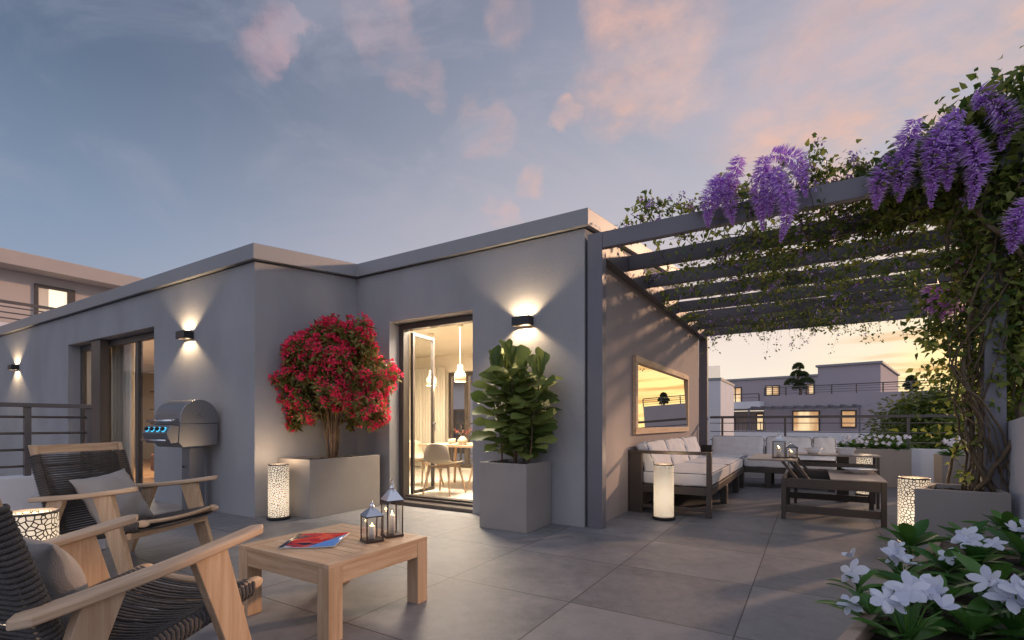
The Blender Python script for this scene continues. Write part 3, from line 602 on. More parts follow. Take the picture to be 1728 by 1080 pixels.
# --- floor lamps
def floor_lamp_proto():
    t = thing('floor_lamp', 'x', 'lamp', (0, 0, 0), 0, 'lattice floor lamps')
    MB().lathe([(.112, 0), (.115, .006), (.115, .028), (.108, .034)], n=40).build('base', M_black, t, smooth=True, bevel=.002)
    MB().lathe([(.101, .034), (.101, .574)], n=56, close=False).build('lattice_shade', M_lat, t, smooth=True)
    MB().lathe([(.094, .566), (.1025, .566), (.1025, .578), (.094, .578), (.094, .566)], n=48, close=False).build('top_ring', M_rail, t, smooth=True)
    MB().lathe([(.001, .20), (.03, .215), (.035, .25), (.001, .29)], n=16).build('bulb', emat('bulb', (1, .75, .45), 8), t, smooth=True)
    return t
FLP = floor_lamp_proto()
for i, (x, y, rz, lb) in enumerate([(-1.321, 5.225, 2.7, 'glowing lattice floor lamp in front of the corner sofa arm'), (-4.776, 3.13, 1.3, 'glowing lattice floor lamp beside the red-flowered shrub planter'),
                  (.66, 4.66, 2.2, 'glowing lattice floor lamp beside the vine planter'), (.64, 8.36, 3.3, 'glowing lattice floor lamp far back behind the brown tables'), (-3.216, .816, 4.1, 'glowing lattice floor lamp between the two rope armchairs')]):
    t = FLP if i == 0 else copy_tree(FLP); t.location = (x, y, 0); t.rotation_euler = (0, 0, rz); t['label'] = lb
    if i == 2: t.location = (.69, 4.95, 0)
    lamp_light('POINT', (0, 0, .62), 4.0, (1, .7, .42), parent=t, size=.08)

# --- barbecue
B = thing('barbecue', 'stainless steel gas barbecue with domed hood on a pedestal against the wall', 'barbecue', (-5.97, 2.79, 0))
MB().box(-.085, .085, .0, .16, .03, .73).build('pedestal', M_steel, B, bevel=.004); MB().box(-.11, .11, -.02, .18, 0, .03).build('foot_plate', M_steel, B, bevel=.003); MB().lathe([(.012, 0), (.012, .01)], n=12).build('knob', M_black, B).matrix_local = Matrix.Translation((-.02, -.01, .52)) @ Matrix.Rotation(R(90), 4, 'X')
# side outline (y, z): body and hood are extruded along x
body = [(-.16, .745), (.20, .765), (.205, 1.00), (-.185, 1.00), (-.20, .80)]
MB().add([(x, y, z) for x in (-.28, .28) for y, z in body], [tuple(range(5)), tuple(range(9, 4, -1))] + [(i, (i + 1) % 5, 5 + (i + 1) % 5, 5 + i) for i in range(5)]).build('firebox', M_steel, B, bevel=.006)
hd = [(.205, 1.003)] + [(.01 + .195 * math.cos(a), 1.06 + .205 * math.sin(a)) for a in np.linspace(0, PI, 17)] + [(-.19, 1.003)]; k = len(hd)
MB().add([(x, y, z) for x in (-.285, .285) for y, z in hd], [tuple(range(k)), tuple(range(2 * k - 1, k - 1, -1))] + [(i, (i + 1) % k, k + (i + 1) % k, k + i) for i in range(k)]).build('hood', M_steel, B, bevel=.008)
cp = [(-.202, .80), (-.190, .975), (-.262, .985), (-.31, .90), (-.30, .86), (-.27, .79)]; k = 6
cpn = MB().add([(x, y, z) for x in (-.275, .275) for y, z in cp], [tuple(range(k)), tuple(range(2 * k - 1, k - 1, -1))] + [(i, (i + 1) % k, k + (i + 1) % k, k + i) for i in range(k)]).build('control_panel', M_steel, B, bevel=.004)
nrmv = Vector((0, -.085, .048)).normalized()
for i, x in enumerate((-.18, -.06, .06, .18)):
    c = Vector((x, -.290, .937)); mtx = Matrix.Translation(c) @ nrmv.to_track_quat('Z', 'Y').to_matrix().to_4x4()
    a = MB(); a.m = mtx; a.lathe([(.030, 0), (.030, .006)], n=20).build('knob_light', M_led, B); a = MB(); a.m = mtx; a.lathe([(.020, .006), (.018, .035)], n=18).build('knob', M_black, B, smooth=False)
MB().tube([(-.27, -.262, 1.03), (.27, -.262, 1.03)], .014, 12).tube([(-.22, -.26, 1.03), (-.22, -.185, 1.05)], .009, 8).tube([(.22, -.26, 1.03), (.22, -.185, 1.05)], .009, 8).build('hood_handle', M_chrome, B, smooth=True)
MB().tube([(-.27, -.318, .825), (.27, -.318, .825)], .010, 12).tube([(-.22, -.316, .825), (-.22, -.27, .83)], .006, 8).tube([(.22, -.316, .825), (.22, -.27, .83)], .006, 8).build('tray_handle', M_chrome, B, smooth=True)
MB().box(-.25, -.03, -.236, -.2265, .99, 1.0).box(.0, .22, -.236, -.2265, .99, 1.0).build('vent_slot', M_black, B)
a = MB()
for (y, z, r_) in [(-.01, 1.09, .008), (.01, 1.105, .010), (.028, 1.08, .007), (.01, 1.065, .006), (.052, 1.075, .006), (.068, 1.085, .005), (-.02, 1.07, .005)]:
    a.add([(.2865, y - r_ * .5, z - r_), (.2865, y + r_ * .4, z - r_ * .6), (.2865, y + r_ * .5, z + r_), (.2865, y - r_ * .3, z + r_ * 1.3)], [(0, 1, 2, 3)])
a.build('vent_holes', M_black, B)

# --- cushions
def cushion_mesh(w_, d, h, r=.04, puff=.03, g=16, wr=.004, seed=0, sag=0.):
    bm = bmesh.new(); bmesh.ops.create_cube(bm, size=2); bmesh.ops.subdivide_edges(bm, edges=bm.edges, cuts=g, use_grid_fill=True)
    hx_, hy, hz = w_ / 2, d / 2, h / 2; ph = [rnd.uniform(0, 6) for _ in range(6)]
    for v in bm.verts:
        u = v.co.copy(); p = Vector((u.x * hx_, u.y * hy, u.z * hz)); c = Vector((max(-hx_ + r, min(hx_ - r, p.x)), max(-hy + r, min(hy - r, p.y)), max(-hz + min(r, hz * .98), min(hz - min(r, hz * .98), p.z))))
        q = p - c; p = c + (q.normalized() * r if q.length > 1e-6 else q)
        b = (1 - u.x ** 2) * (1 - u.y ** 2); p.z += (1 if u.z > 0 else -1) * puff * b * abs(u.z)
        e = abs(u.z) * wr; p.z += e * (math.sin(u.x * 7 + ph[0] + 2 * math.sin(u.y * 3 + ph[1])) + .6 * math.sin(u.y * 11 + ph[2] + 3 * u.x))
        p.x += .35 * wr * math.sin(u.y * 9 + ph[3]); p.y += .35 * wr * math.sin(u.x * 8 + ph[4]); v.co = p
    return bm
def cushion(name, w_, d, h, M, parent, m=M_cush, pipe=True, **k):
    bm = cushion_mesh(w_, d, h, **k); me = bpy.data.meshes.new(name); bm.to_mesh(me); bm.free(); me.materials.append(m); me.shade_smooth()
    o = bpy.data.objects.new(name, me); C.objects.link(o); o.parent = parent; o.matrix_local = M
    if pipe:
        r = k.get('r', .04); mb = MB(); x, y = w_ / 2 - r * .3, d / 2 - r * .3
        for s in (1, -1):
            pts = []
            for (sx, sy, a0) in ((1, 1, 0), (-1, 1, 90), (-1, -1, 180), (1, -1, 270)):
                for q in range(0, 91, 30): an = R(a0 + q); pts.append((sx * (x - r) + r * math.cos(an), sy * (y - r) + r * math.sin(an), s * (h / 2 - r * .28)))
            pts.append(pts[0]); mb.tube(pts, .0045, 6, caps=False)
        mb.build('piping', M_pipe, o, smooth=True)
    return o
def Mx(x, y, z, rx=0, ry=0, rz=0):
    from mathutils import Euler
    return Matrix.Translation((x, y, z)) @ Euler((R(rx), R(ry), R(rz))).to_matrix().to_4x4()

# --- corner sofa (one L-shaped piece)
SF = thing('corner_sofa', 'L-shaped bronze framed outdoor sofa with light grey cushions under the pergola', 'sofa', (-1.36, 7.4, 0))
def sb(name, x0, x1, y0, y1, z0, z1, m=M_frame, b=.004): return MB().box(x0 + 1.36, x1 + 1.36, y0 - 7.4, y1 - 7.4, z0, z1).build(name, m, SF, bevel=b)
sb('arm_frame', -1.78, -.945, 5.48, 5.54, .665, .70); sb('arm_frame', -.944, -.895, 5.475, 5.545, 0, .70); sb('arm_frame', -1.775, -1.63, 5.48, 5.54, 0, .664); sb('arm_frame', -1.629, -.945, 5.49, 5.53, .06, .10); sb('arm_frame', -1.629, -.945, 5.485, 5.535, .235, .315)
sb('base_rail', -.955, -.905, 5.546, 8.55, .235, .315); sb('base_rail', -1.75, -1.71, 5.546, 9.3, .235, .315)
sb('base_rail', -.904, .34, 8.54, 8.59, .235, .315); sb('base_rail', -1.70, .34, 9.30, 9.35, .235, .315); sb('base_rail', .30, .34, 8.592, 9.298, .235, .315)
sb('seat_deck', -1.709, -.956, 5.546, 9.29, .295, .312); sb('seat_deck', -.904, .298, 8.592, 9.298, .295, .312)
for y in (6.62, 7.75, 8.40): sb('leg', -.975, -.90, y, y + .13, 0, .234)
for x, y in ((-.62, 8.545), (.21, 8.545), (-1.70, 8.9), (-.62, 9.31), (.21, 9.31), (-1.745, 6.62), (-1.745, 7.75)): sb('leg', x, x + .09, y, y + .04, 0, .234)
sb('back_frame', -1.777, -1.757, 5.546, 9.36, .316, .62); sb('back_frame', -1.70, .34, 9.351, 9.375, .236, .62)
ys = [5.57, 6.63, 7.63, 8.50]
for i, (a, b) in enumerate([(5.56, 7.06), (7.065, 8.56)]): cushion('seat_cushion', .74, b - a, .15, Mx(-1.29 + 1.36, (a + b) / 2 - 7.4, .39), SF, puff=.018, r=.03)
for a, b in [(-.88, -.27), (-.265, .32)]: pass
cushion('seat_cushion', .66, .74, .15, Mx(-1.29 + 1.36, 8.92 - 7.4, .39), SF, puff=.018, r=.03)
for a, b in [(-.92, -.30), (-.295, .32)]: cushion('seat_cushion', b - a - .005, .74, .15, Mx((a + b) / 2 + 1.36, 8.93 - 7.4, .39), SF, puff=.018, r=.03)
for a, b in [(5.60, 6.42), (6.42, 7.42), (7.42, 8.42)]: cushion('back_cushion', .38, b - a - .02, .15, Mx(-1.62 + 1.36, (a + b) / 2 - 7.4, .605, 0, 70, 0), SF, puff=.03, r=.045, wr=.006)
for a, b in [(-1.50, -.66), (-.655, .02), (.0, .33)]:
    if b < .3: cushion('back_cushion', b - a - .01, .38, .14, Mx((a + b) / 2 + 1.36, 9.23 - 7.4, .60, 76, 0, 0), SF, puff=.025, r=.045)
cushion('back_cushion', .315, .38, .14, Mx(.175 + 1.36, 9.23 - 7.4, .60, 76, 0, 0), SF, puff=.02, r=.04)

# --- lift-top table and side table
LT = thing('lift_top_table', 'brown metal coffee table with its left top panel lifted up', 'table', (.19, 6.48, 0))
def lt(name, x0, x1, y0, y1, z0, z1, m=M_frame, p=LT, ox=.19, oy=6.48, b=.003): return MB().box(x0 - ox, x1 - ox, y0 - oy, y1 - oy, z0, z1).build(name, m, p, bevel=b)
for x, y in ((-.27, 5.88), (.575, 5.88), (-.27, 7.03), (.575, 7.03)): lt('leg', x, x + .045, y, y + .045, 0, .43)
for y in (5.885, 7.035): lt('apron', -.224, .574, y, y + .03, .335, .43); lt('stretcher', -.224, .574, y + .003, y + .033, .075, .15)
for x in (-.265, .58): lt('apron', x, x + .03, 5.926, 7.029, .335, .43)
lt('box_floor', -.23, .57, 5.93, 7.02, .335, .345)
lt('fixed_top', .165, .625, 5.875, 7.08, .432, .444, M_ttop)
lt('lifted_top', -.60, -.13, 5.95, 6.98, .60, .618, M_ttop)
for y in (5.99, 6.90):
    for dx in (0, .11): MB().hexa([(q[0] - .19, q[1] - 6.48, q[2]) for q in [(-.14 + dx, y, .40), (-.105 + dx, y, .40), (-.105 + dx, y + .015, .40), (-.14 + dx, y + .015, .40), (-.28 + dx, y, .598), (-.245 + dx, y, .598), (-.245 + dx, y + .015, .598), (-.28 + dx, y + .015, .598)]]).build('lift_arm', M_frame, LT)
ST = thing('side_table', 'long narrow brown side table holding two white bowls behind the lift-top table', 'table', (.24, 7.4, 0))
s_ = lambda *a, **k: lt(*a, p=ST, ox=.24, oy=7.4, **k)
s_('tabletop', -.20, .70, 7.14, 7.62, .60, .618, M_ttop); s_('leg', .655, .685, 7.16, 7.19, .0, .598); s_('leg', .655, .685, 7.57, 7.60, 0, .598); s_('leg', .28, .41, 7.585, 7.615, 0, .598); s_('leg', -.185, -.155, 7.16, 7.19, 0, .598)
s_('leg', -.185, -.155, 7.57, 7.60, 0, .598); s_('rail', -.15, .65, 7.165, 7.185, .47, .52); s_('rail', -.15, .275, 7.59, 7.61, .47, .52)
bowl('bowl', 'round cream bowl on the side table in front of the sofa back cushion', 'bowl', (.02, 7.35, .619), .055, .105, .075, M_ceram)
def sqbowl(name, label, c, w0, w1, d0, d1, h, rz=0):
    def rr(w_, d, z): return [(math.copysign(abs(math.cos(a)) ** .45, math.cos(a)) * w_, math.copysign(abs(math.sin(a)) ** .45, math.sin(a)) * d, z) for a in np.linspace(0, 2 * PI, 33)[:-1]]
    v = rr(w0, d0, 0) + rr(w1, d1, h) + rr(w1 - .008, d1 - .008, h) + rr(w0 * .9, d0 * .9, .012); n = 32
    f = [tuple(range(n))] + [(r_ * n + i, r_ * n + (i + 1) % n, (r_ + 1) * n + (i + 1) % n, (r_ + 1) * n + i) for r_ in range(3) for i in range(n)] + [tuple(range(3 * n, 4 * n))]
    o = MB().add(v, f).build(name, M_ceram, smooth=False, bevel=.002); o.location = c; o.rotation_euler = (0, 0, rz); return tag(o, label, 'bowl')
sqbowl('bowl', 'square white bowl at the right end of the side table', (.36, 7.33, .619), .07, .105, .06, .09, .085)
sqbowl('serving_dish', 'wide shallow white dish on the fixed top of the lift-top table', (.46, 6.75, .445), .07, .165, .05, .12, .05, R(10))

# --- lanterns
def lantern(label, w_, h, loc, rz, cand, group='metal and glass candle lanterns'):
    t = thing('lantern', label, 'lantern', loc, rz, group); a = w_ / 2; b_ = h * .62; p = .006
    mb = MB()
    for sx in (-1, 1):
        for sy in (-1, 1): mb.box(sx * a - (p if sx > 0 else 0) * 1.0, sx * a + (p if sx < 0 else 0), sy * a - (p if sy > 0 else 0), sy * a + (p if sy < 0 else 0), .012, b_)
    mb.box(-a - .003, a + .003, -a - .003, a + .003, 0, .0118)
    for s in (-1, 1): mb.box(-a + p, a - p, s * a - (p if s > 0 else 0), s * a + (p if s < 0 else 0), b_ - p, b_); mb.box(s * a - (p if s > 0 else 0), s * a + (p if s < 0 else 0), -a + p, a - p, b_ - p, b_)
    mb.build('frame', mat('lantern_frame', (.05, .035, .03), .4), t)
    r1 = a * 1.08; r2 = a * .28; z2 = h * .80
    MB().add([(-r1, -r1, b_ + .001), (r1, -r1, b_ + .001), (r1, r1, b_ + .001), (-r1, r1, b_ + .001), (-r2, -r2, z2), (r2, -r2, z2), (r2, r2, z2), (-r2, r2, z2)], [(0, 3, 2, 1), (4, 5, 6, 7), (0, 1, 5, 4), (1, 2, 6, 5), (2, 3, 7, 6), (3, 0, 4, 7)]).build('roof', M_chrome, t, bevel=.001)
    MB().lathe([(r2 * 1.1, z2), (r2 * 1.1, z2 + .012), (r2 * .5, z2 + .022), (.003, z2 + .028)], n=16).build('cap', M_chrome, t, smooth=True)
    q = [(a * .55 * math.cos(an), 0, z2 - .01 + (h - z2) * math.sin(an)) for an in np.linspace(0, PI, 15)]
    MB().tube(q, .0022, 6).build('handle', M_chrome, t, smooth=True)
    g = MB()
    for s in (-1, 1): g.box(-a + p, a - p, s * (a - .003) - .0008, s * (a - .003) + .0008, .012, b_ - p); g.box(s * (a - .003) - .0008, s * (a - .003) + .0008, -a + p, a - p, .012, b_ - p)
    g.build('glass', M_lant, t)
    c = thing('candle', label='white pillar candle burning inside ' + cand, cat='candle', loc=loc, group='lantern candles')
    MB().lathe([(a * .36, .013), (a * .36, h * .36), (a * .3, h * .365)], n=20).build('wax', M_wax, c, smooth=True)
    MB().lathe([(.0008, h * .365), (.0045, h * .385), (.0035, h * .40), (.0005, h * .43)], n=10).build('flame', M_flame, c, smooth=True)
    lamp_light('POINT', (0, 0, h * .43), .28 if h > .25 else .2, (1, .62, .3), parent=c, size=.01)
    return t
lantern('tall silver-roofed lantern on the oak coffee table', .094, .33, (-2.035, 2.03, .3635), R(-22), 'the tall lantern on the oak coffee table')
lantern('short silver-roofed lantern on the oak coffee table', .094, .225, (-2.04, 1.885, .3635), R(-22), 'the short lantern on the oak coffee table')
lantern('tall dark lantern on the lifted top of the brown table', .125, .30, (-.31, 6.25, .6185), R(8), 'the tall lantern on the lifted table top')
lantern('short dark lantern on the lifted top of the brown table', .115, .19, (-.19, 6.32, .6185), R(8), 'the short lantern on the lifted table top')

# --- oak coffee table
CT = thing('coffee_table', 'square light oak coffee table with slatted top', 'table', (-2.217, 1.794, 0))
X, Y_ = .359, .334
for sx in (-1, 1):
    for sy in (-1, 1): MB().box(*sorted((sx * X, sx * (X - .08))), *sorted((sy * Y_, sy * (Y_ - .08))), 0, .339).build('leg', M_oakZ, CT, bevel=.003)
for s in (-1, 1):
    MB().box(-X + .0805, X - .0805, *sorted((s * (Y_ - .001), s * (Y_ - .026))), .262, .339).build('apron', M_oakX, CT, bevel=.002)
    MB().box(*sorted((s * (X - .001), s * (X - .026))), -Y_ + .0805, Y_ - .0805, .262, .339).build('apron', M_oakY, CT, bevel=.002)
e = .075
for s in (-1, 1):
    MB().box(*sorted((s * X, s * (X - e))), -Y_, Y_, .3395, .362).build('border_board', M_oakY, CT, bevel=.0018)
    MB().box(-X + e + .002, X - e - .002, *sorted((s * Y_, s * (Y_ - e))), .3395, .362).build('border_board', M_oakX, CT, bevel=.0018)
sl = MB(); n = 8; wd = (2 * (Y_ - e)) / n
for i in range(n): sl.box(-X + e + .002, X - e - .002, -Y_ + e + i * wd + .002, -Y_ + e + (i + 1) * wd - .002, .3395, .361)
sl.build('slats', M_oakX, CT, bevel=.0018)
# magazine
mgl = [(-2.288, 1.518), (-2.062, 1.684), (-2.33, 1.941 - .02), (-2.527, 1.766)]
MG = thing('magazine', 'glossy magazine with a red and blue cover lying on the oak coffee table', 'magazine', (-2.30, 1.725, .3625), R(36.5))
def page(name, x0, x1, y0, y1, z, curl, m, th=.0012):
    v = []; f = []; k = 12
    for i in range(k + 1):
        u = i / k; zz = z + curl * max(0, u - .55) ** 2
        v += [(x0 + (x1 - x0) * u, y0, zz), (x0 + (x1 - x0) * u, y1, zz * 1.0 + .001 * math.sin(u * 4))]
    for i in range(k): f.append((2 * i, 2 * i + 2, 2 * i + 3, 2 * i + 1))
    o = MB().add(v, f).build(name, m, MG, smooth=True); s = o.modifiers.new('s', 'SOLIDIFY'); s.thickness = th; s.offset = -1; return o
M_paper = mat('paper', (.75, .74, .72), .6)
page('pages', -.138, .142, -.155, .155, .0055, .02, M_paper, .005); page('cover', -.14, .141, -.156, .156, .0078, .022, M_mag)

# --- rope armchairs
def armchair():
    t = thing('lounge_chair', 'x', 'armchair', (0, 0, 0), 0, 'oak and rope armchairs')
    Wd, L_, zf, zb = .685, .761, .596, .514
    arm_z = lambda a: zf + (zb - zf) * a / L_
    for s in (-1, 1):
        y = s * Wd / 2; pts = []
        k = 26; hw = .036; th = .017
        st_ = [-.012 + (L_ + .024) * (i / k) for i in range(k + 1)]; v = []; f = []
        for a in st_:                                     # board with rounded ends and a slight bow
            e_ = min(a + .012, L_ + .012 - a); cw = hw if e_ > hw else math.sqrt(max(1e-6, hw * hw - (hw - max(e_, .0005)) ** 2)); z = arm_z(a) - .010 * math.sin(PI * a / L_) - .006; q = th * (1 if e_ > .02 else .72 + .28 * e_ / .02)
            m_ = 12
            for j in range(m_):
                an = 2 * PI * (j + .5) / m_; cx_ = math.copysign(abs(math.cos(an)) ** .5, math.cos(an)) * cw; cz_ = math.copysign(abs(math.sin(an)) ** .5, math.sin(an)) * q; v.append((-a, y + cx_, z + cz_))
        for i in range(k):
            for j in range(m_): f.append((i * m_ + j, i * m_ + (j + 1) % m_, (i + 1) * m_ + (j + 1) % m_, (i + 1) * m_ + j))
        f += [tuple(range(m_)), tuple(range(k * m_, (k + 1) * m_))]
        MB().add(v, f).build('armrest', M_oakX, t, smooth=False, bevel=.002)
        for (at_, wt, ab, wb) in ((.225, .128, .045, .085), (.565, .118, .755, .08)):
            z1_ = arm_z(at_) - .028; yi, yo = y - .017, y + .017
            zt0, zt1 = arm_z(at_ - wt / 2) - .027, arm_z(at_ + wt / 2) - .027
            if at_ > .4: pass
            MB().hexa([(-ab + wb / 2, yi, 0), (-ab + wb / 2, yo, 0), (-ab - wb / 2, yo, 0), (-ab - wb / 2, yi, 0), (-at_ + wt / 2, yi, zt0 - .003), (-at_ + wt / 2, yo, zt0 - .003), (-at_ - wt / 2, yo, zt1 - .003), (-at_ - wt / 2, yi, zt1 - .003)]).build('leg', M_oakZ, t, bevel=.003)
        # seat side rail with rounded nose, back upright
        yr = s * (Wd / 2 - .042)
        sr_ = lambda a: (.366 - .012 * min(1, max(0, a) * 8)) - .118 * (max(0, a) / .62) ** 1.0
        v = []; f = []; aa = [-.055, -.05, -.038, -.02] + list(np.linspace(0, .66, 12))
        for a in aa:
            e_ = min(1, math.sqrt(max(.02, (a + .056) / .03))); z = sr_(a)
            for j in range(10):
                an = 2 * PI * (j + .5) / 10; v.append((-a, yr + .018 * e_ * math.copysign(abs(math.cos(an)) ** .6, math.cos(an)), z + .024 * e_ * math.copysign(abs(math.sin(an)) ** .6, math.sin(an))))
        for i in range(len(aa) - 1):
            for j in range(10): f.append((i * 10 + j, i * 10 + (j + 1) % 10, (i + 1) * 10 + (j + 1) % 10, (i + 1) * 10 + j))
        f += [tuple(range(10)), tuple(range((len(aa) - 1) * 10, len(aa) * 10))]
        MB().add(v, f).build('side_rail', M_oakX, t, smooth=True)
        MB().hexa([(-.575, yr - .016, .20), (-.575, yr + .016, .20), (-.625, yr + .016, .20), (-.625, yr - .016, .20), (-.785, yr - .016, .86), (-.785, yr + .016, .86), (-.822, yr + .016, .86), (-.822, yr - .016, .86)]).build('back_upright', M_oakZ, t, bevel=.004)
    hy = Wd / 2 - .042
    MB().hexa([(-.778, -hy + .017, .80), (-.778, hy - .017, .80), (-.803, hy - .017, .80), (-.803, -hy + .017, .80), (-.792, -hy + .017, .857), (-.792, hy - .017, .857), (-.818, hy - .017, .857), (-.818, -hy + .017, .857)]).build('top_rail', M_oakY, t, bevel=.004)
    MB().tube([(-.005, y, .372 - .0 - .018 * (1 - (y / hy) ** 2)) for y in np.linspace(-hy, hy, 15)], .0135, 12).build('front_bar', M_oakY, t, smooth=True)
    MB().box(-.085, -.055, -Wd / 2 + .018, Wd / 2 - .018, .265, .305).build('stretcher', M_oakY, t, bevel=.003)
    MB().box(-.69, -.66, -Wd / 2 + .018, Wd / 2 - .018, .235, .27).build('stretcher', M_oakY, t, bevel=.003)
    # ropes: straight across, wrapped round the side members, sagging a little in the middle
    def rope(cx_, cz_, nx, nz, sag, hh, r=.0052, ht=.028):
        # (nx, nz): outward normal of the seating face; strands over it and back under it
        p = []
        for sgn in (1, -1):
            ysn = np.linspace(-hh, hh, 9) if sgn > 0 else np.linspace(hh, -hh, 7)
            for y in ysn:
                d = ht * sgn - sag * (1 - (y / hh) ** 2) * (1.0 if sgn > 0 else .55)
                p.append((cx_ + nx * d, y, cz_ + nz * d))
            ye = hh + .022 if sgn > 0 else -hh - .022
            p.append((cx_ + nx * ht * .72 * sgn, ye * .99, cz_ + nz * ht * .72 * sgn)); p.append((cx_, ye * 1.008, cz_)); p.append((cx_ - nx * ht * .72 * sgn, ye * .99, cz_ - nz * ht * .72 * sgn))
        p.append(p[0]); return p
    mb = MB(); n_ = 36
    for i in range(n_):
        a = .012 + (.575) * i / (n_ - 1); z = (.354) - .118 * a / .62; j = rnd.uniform(-.003, .003)
        q = rope(-a, z, .19, .98, .028 + j + .012 * math.sin(PI * i / n_), hy - .001, .0052, .030); mb.tube(q, [.0049 + .0032 * min(1, max(0, (abs(p[1]) / hy - .8) * 6)) for p in q], 6, caps=False)
    mb.build('rope_seat', M_rope, t, smooth=True)
    mb = MB(); n_ = 34
    for i in range(n_):
        u = i / (n_ - 1); x = -.612 - (.781 - .612) * u; z = .27 + (.785 - .27) * u; j = rnd.uniform(-.003, .003)
        q = rope(x, z, .95, .31, .022 + j, hy - .001, .0052, .027); mb.tube(q, [.0044 + .0038 * min(1, max(0, (abs(p[1]) / hy - .8) * 6)) for p in q], 6, caps=False)
    mb.build('rope_back', M_rope, t, smooth=True)
    return t
AC = armchair(); AC.location = (-2.185, 1.053, 0); AC.rotation_euler = (0, 0, 1.807); AC['label'] = 'oak and dark rope armchair nearest the camera, at the lower left'
A2 = copy_tree(AC); A2.location = (-3.745, 1.713, 0); A2.rotation_euler = (0, 0, .414); A2['label'] = 'oak and dark rope armchair farther back, beside the left railing and facing the table'
def pillow(label, M, w_=.42, h=.09):
    g = 26; v = []; f = []
    for sgn in (1, -1):
        for i in range(g + 1):
            for j in range(g + 1):
                x, y = i / g * 2 - 1, j / g * 2 - 1; b = max(0, (1 - x ** 2)) ** .55 * max(0, (1 - y ** 2)) ** .55
                px = x * (1 - .09 * (1 - y * y)); py = y * (1 - .09 * (1 - x * x)); wr = .004 * math.sin(6 * x + 4 * y) * b + .003 * math.sin(14 * x * y + 3 * x)
                v.append((px * w_ / 2, py * w_ / 2, sgn * (h * b + .002) + wr))
    k = (g + 1) ** 2
    for q in (0, 1):
        for i in range(g):
            for j in range(g): a = q * k + i * (g + 1) + j; f.append((a, a + 1, a + g + 2, a + g + 1) if q else (a, a + g + 1, a + g + 2, a + 1))
    for i in range(g):
        for (p0, p1) in ((i, i + 1), (g * (g + 1) + i, g * (g + 1) + i + 1), (i * (g + 1), (i + 1) * (g + 1)), (i * (g + 1) + g, (i + 1) * (g + 1) + g)): f.append((p0, p1, k + p1, k + p0))
    o = MB().add(v, f).build('pillow', M_pill, smooth=True); o.matrix_world = M; return tag(o, label, 'cushion', 'taupe square cushions on the armchairs')
def in_chair(c, lx, ly, lz, tilt, spin=0):
    return Matrix.Translation(c.location) @ Matrix.Rotation(c.rotation_euler.z, 4, 'Z') @ Matrix.Translation((lx, ly, lz)) @ Matrix.Rotation(R(tilt), 4, 'Y') @ Matrix.Rotation(R(spin), 4, 'Z')
pillow('taupe square cushion on the armchair nearest the camera', in_chair(AC, -.50, .06, .47, 66, 4)); pillow('taupe square cushion on the farther armchair', in_chair(A2, -.47, -.04, .47, 60, 6))

# ------------------------------------------------------------------ plants
def rand_in(n, c, r):                                     # points in an ellipsoid
    d = rdir(n); q = NR.rand(n, 1) ** (1 / 3.); return np.array(c) + d * q * np.array(r)
# red flowering shrub
c0 = (-4.76, 3.80)
BG = thing('flowering_shrub', 'round crimson-flowered shrub on bare stems in the corner planter', 'shrub', (c0[0], c0[1], .58))
mb = MB(); tips = []
for i in range(13):
    a = 2 * PI * i / 13 + rnd.uniform(-.2, .2); r0 = rnd.uniform(.01, .05); sprd = rnd.uniform(.05, .42)
    p = [(r0 * math.cos(a), r0 * math.sin(a), -.02), (r0 * 1.6 * math.cos(a), r0 * 1.6 * math.sin(a), .2)]
    top = Vector((sprd * 1.1 * math.cos(a), sprd * .8 * math.sin(a), rnd.uniform(.85, 1.4)))
    for u in (.35, .6, .8, 1.): p.append((p[1][0] + (top.x - p[1][0]) * u ** 1.7 + rnd.uniform(-.015, .015), p[1][1] + (top.y - p[1][1]) * u ** 1.7, .2 + (top.z - .2) * u))
    mb.tube(p, [.013, .012, .010, .008, .006, .003], 7)
    for k in range(4):
        b = Vector(p[3]) if k < 2 else Vector(p[4]); e_ = b + Vector((rnd.uniform(-.35, .35), rnd.uniform(-.3, .3), rnd.uniform(.0, .3))); mb.tube([b, (b + e_) / 2 + Vector((0, 0, .03)), e_], [.005, .004, .002], 5)
mb.build('stems', M_stem, BG, smooth=True)
# flower heads sit on the outside of an uneven crown
heads = []
for i in range(1500):
    d = rdir(1)[0]; 
    if d[2] < -.75: continue
    az = math.atan2(d[1], d[0]); rr_ = 1 + .13 * math.sin(3 * az + 1) + .12 * math.sin(5 * d[2] * 2 + az * 2)
    q = NR.uniform(.72, 1.0)
    p = np.array([d[0] * .74, d[1] * .50, .91 + d[2] * .70 * (1 if d[2] > 0 else 1.0)]) * 1.0
    p = np.array([0, 0, .91]) + (p - np.array([0, 0, .91])) * rr_ * q
    if p[0] < -.27 and abs(p[1]) < 9: p[0] = -.27 + (p[0] + .27) * .15
    if p[1] > .55: p[1] = .55
    if math.sin(7 * p[1] + 2.2) * math.sin(9 * p[2] + 1.0) + .5 * math.sin(8 * p[0] + 5 * p[2]) < -.62: continue
    if p[2] < .75 and abs(p[0] - .05) < .2 and abs(p[1]) < .3: continue
    if all(np.linalg.norm(p - h_) > .071 for h_ in heads): heads.append(p)
heads = np.array(heads)
P, D, U = [], [], []; LP, LD = [], []
ctr = np.array([0, 0, .85])
for h_ in heads:
    od = nrm((h_ - ctr)[None])[0]; nb_ = rnd.randint(30, 44); s_r = rnd.uniform(.035, .062)
    if rnd.random() < .16: nb_ = 6
    dd = nrm(rdir(nb_) + od * .7); P.append(h_ + dd * s_r * NR.uniform(.6, 1.05, (nb_, 1))); D.append(nrm(rdir(nb_) + dd * .6)); U.append(rdir(nb_))
    nl = rnd.randint(16, 26); ld = nrm(rdir(nl) + od * .3 - np.array([0, 0, .35])); LP.append(h_ - od * .05 + ld * .02); LD.append(ld)
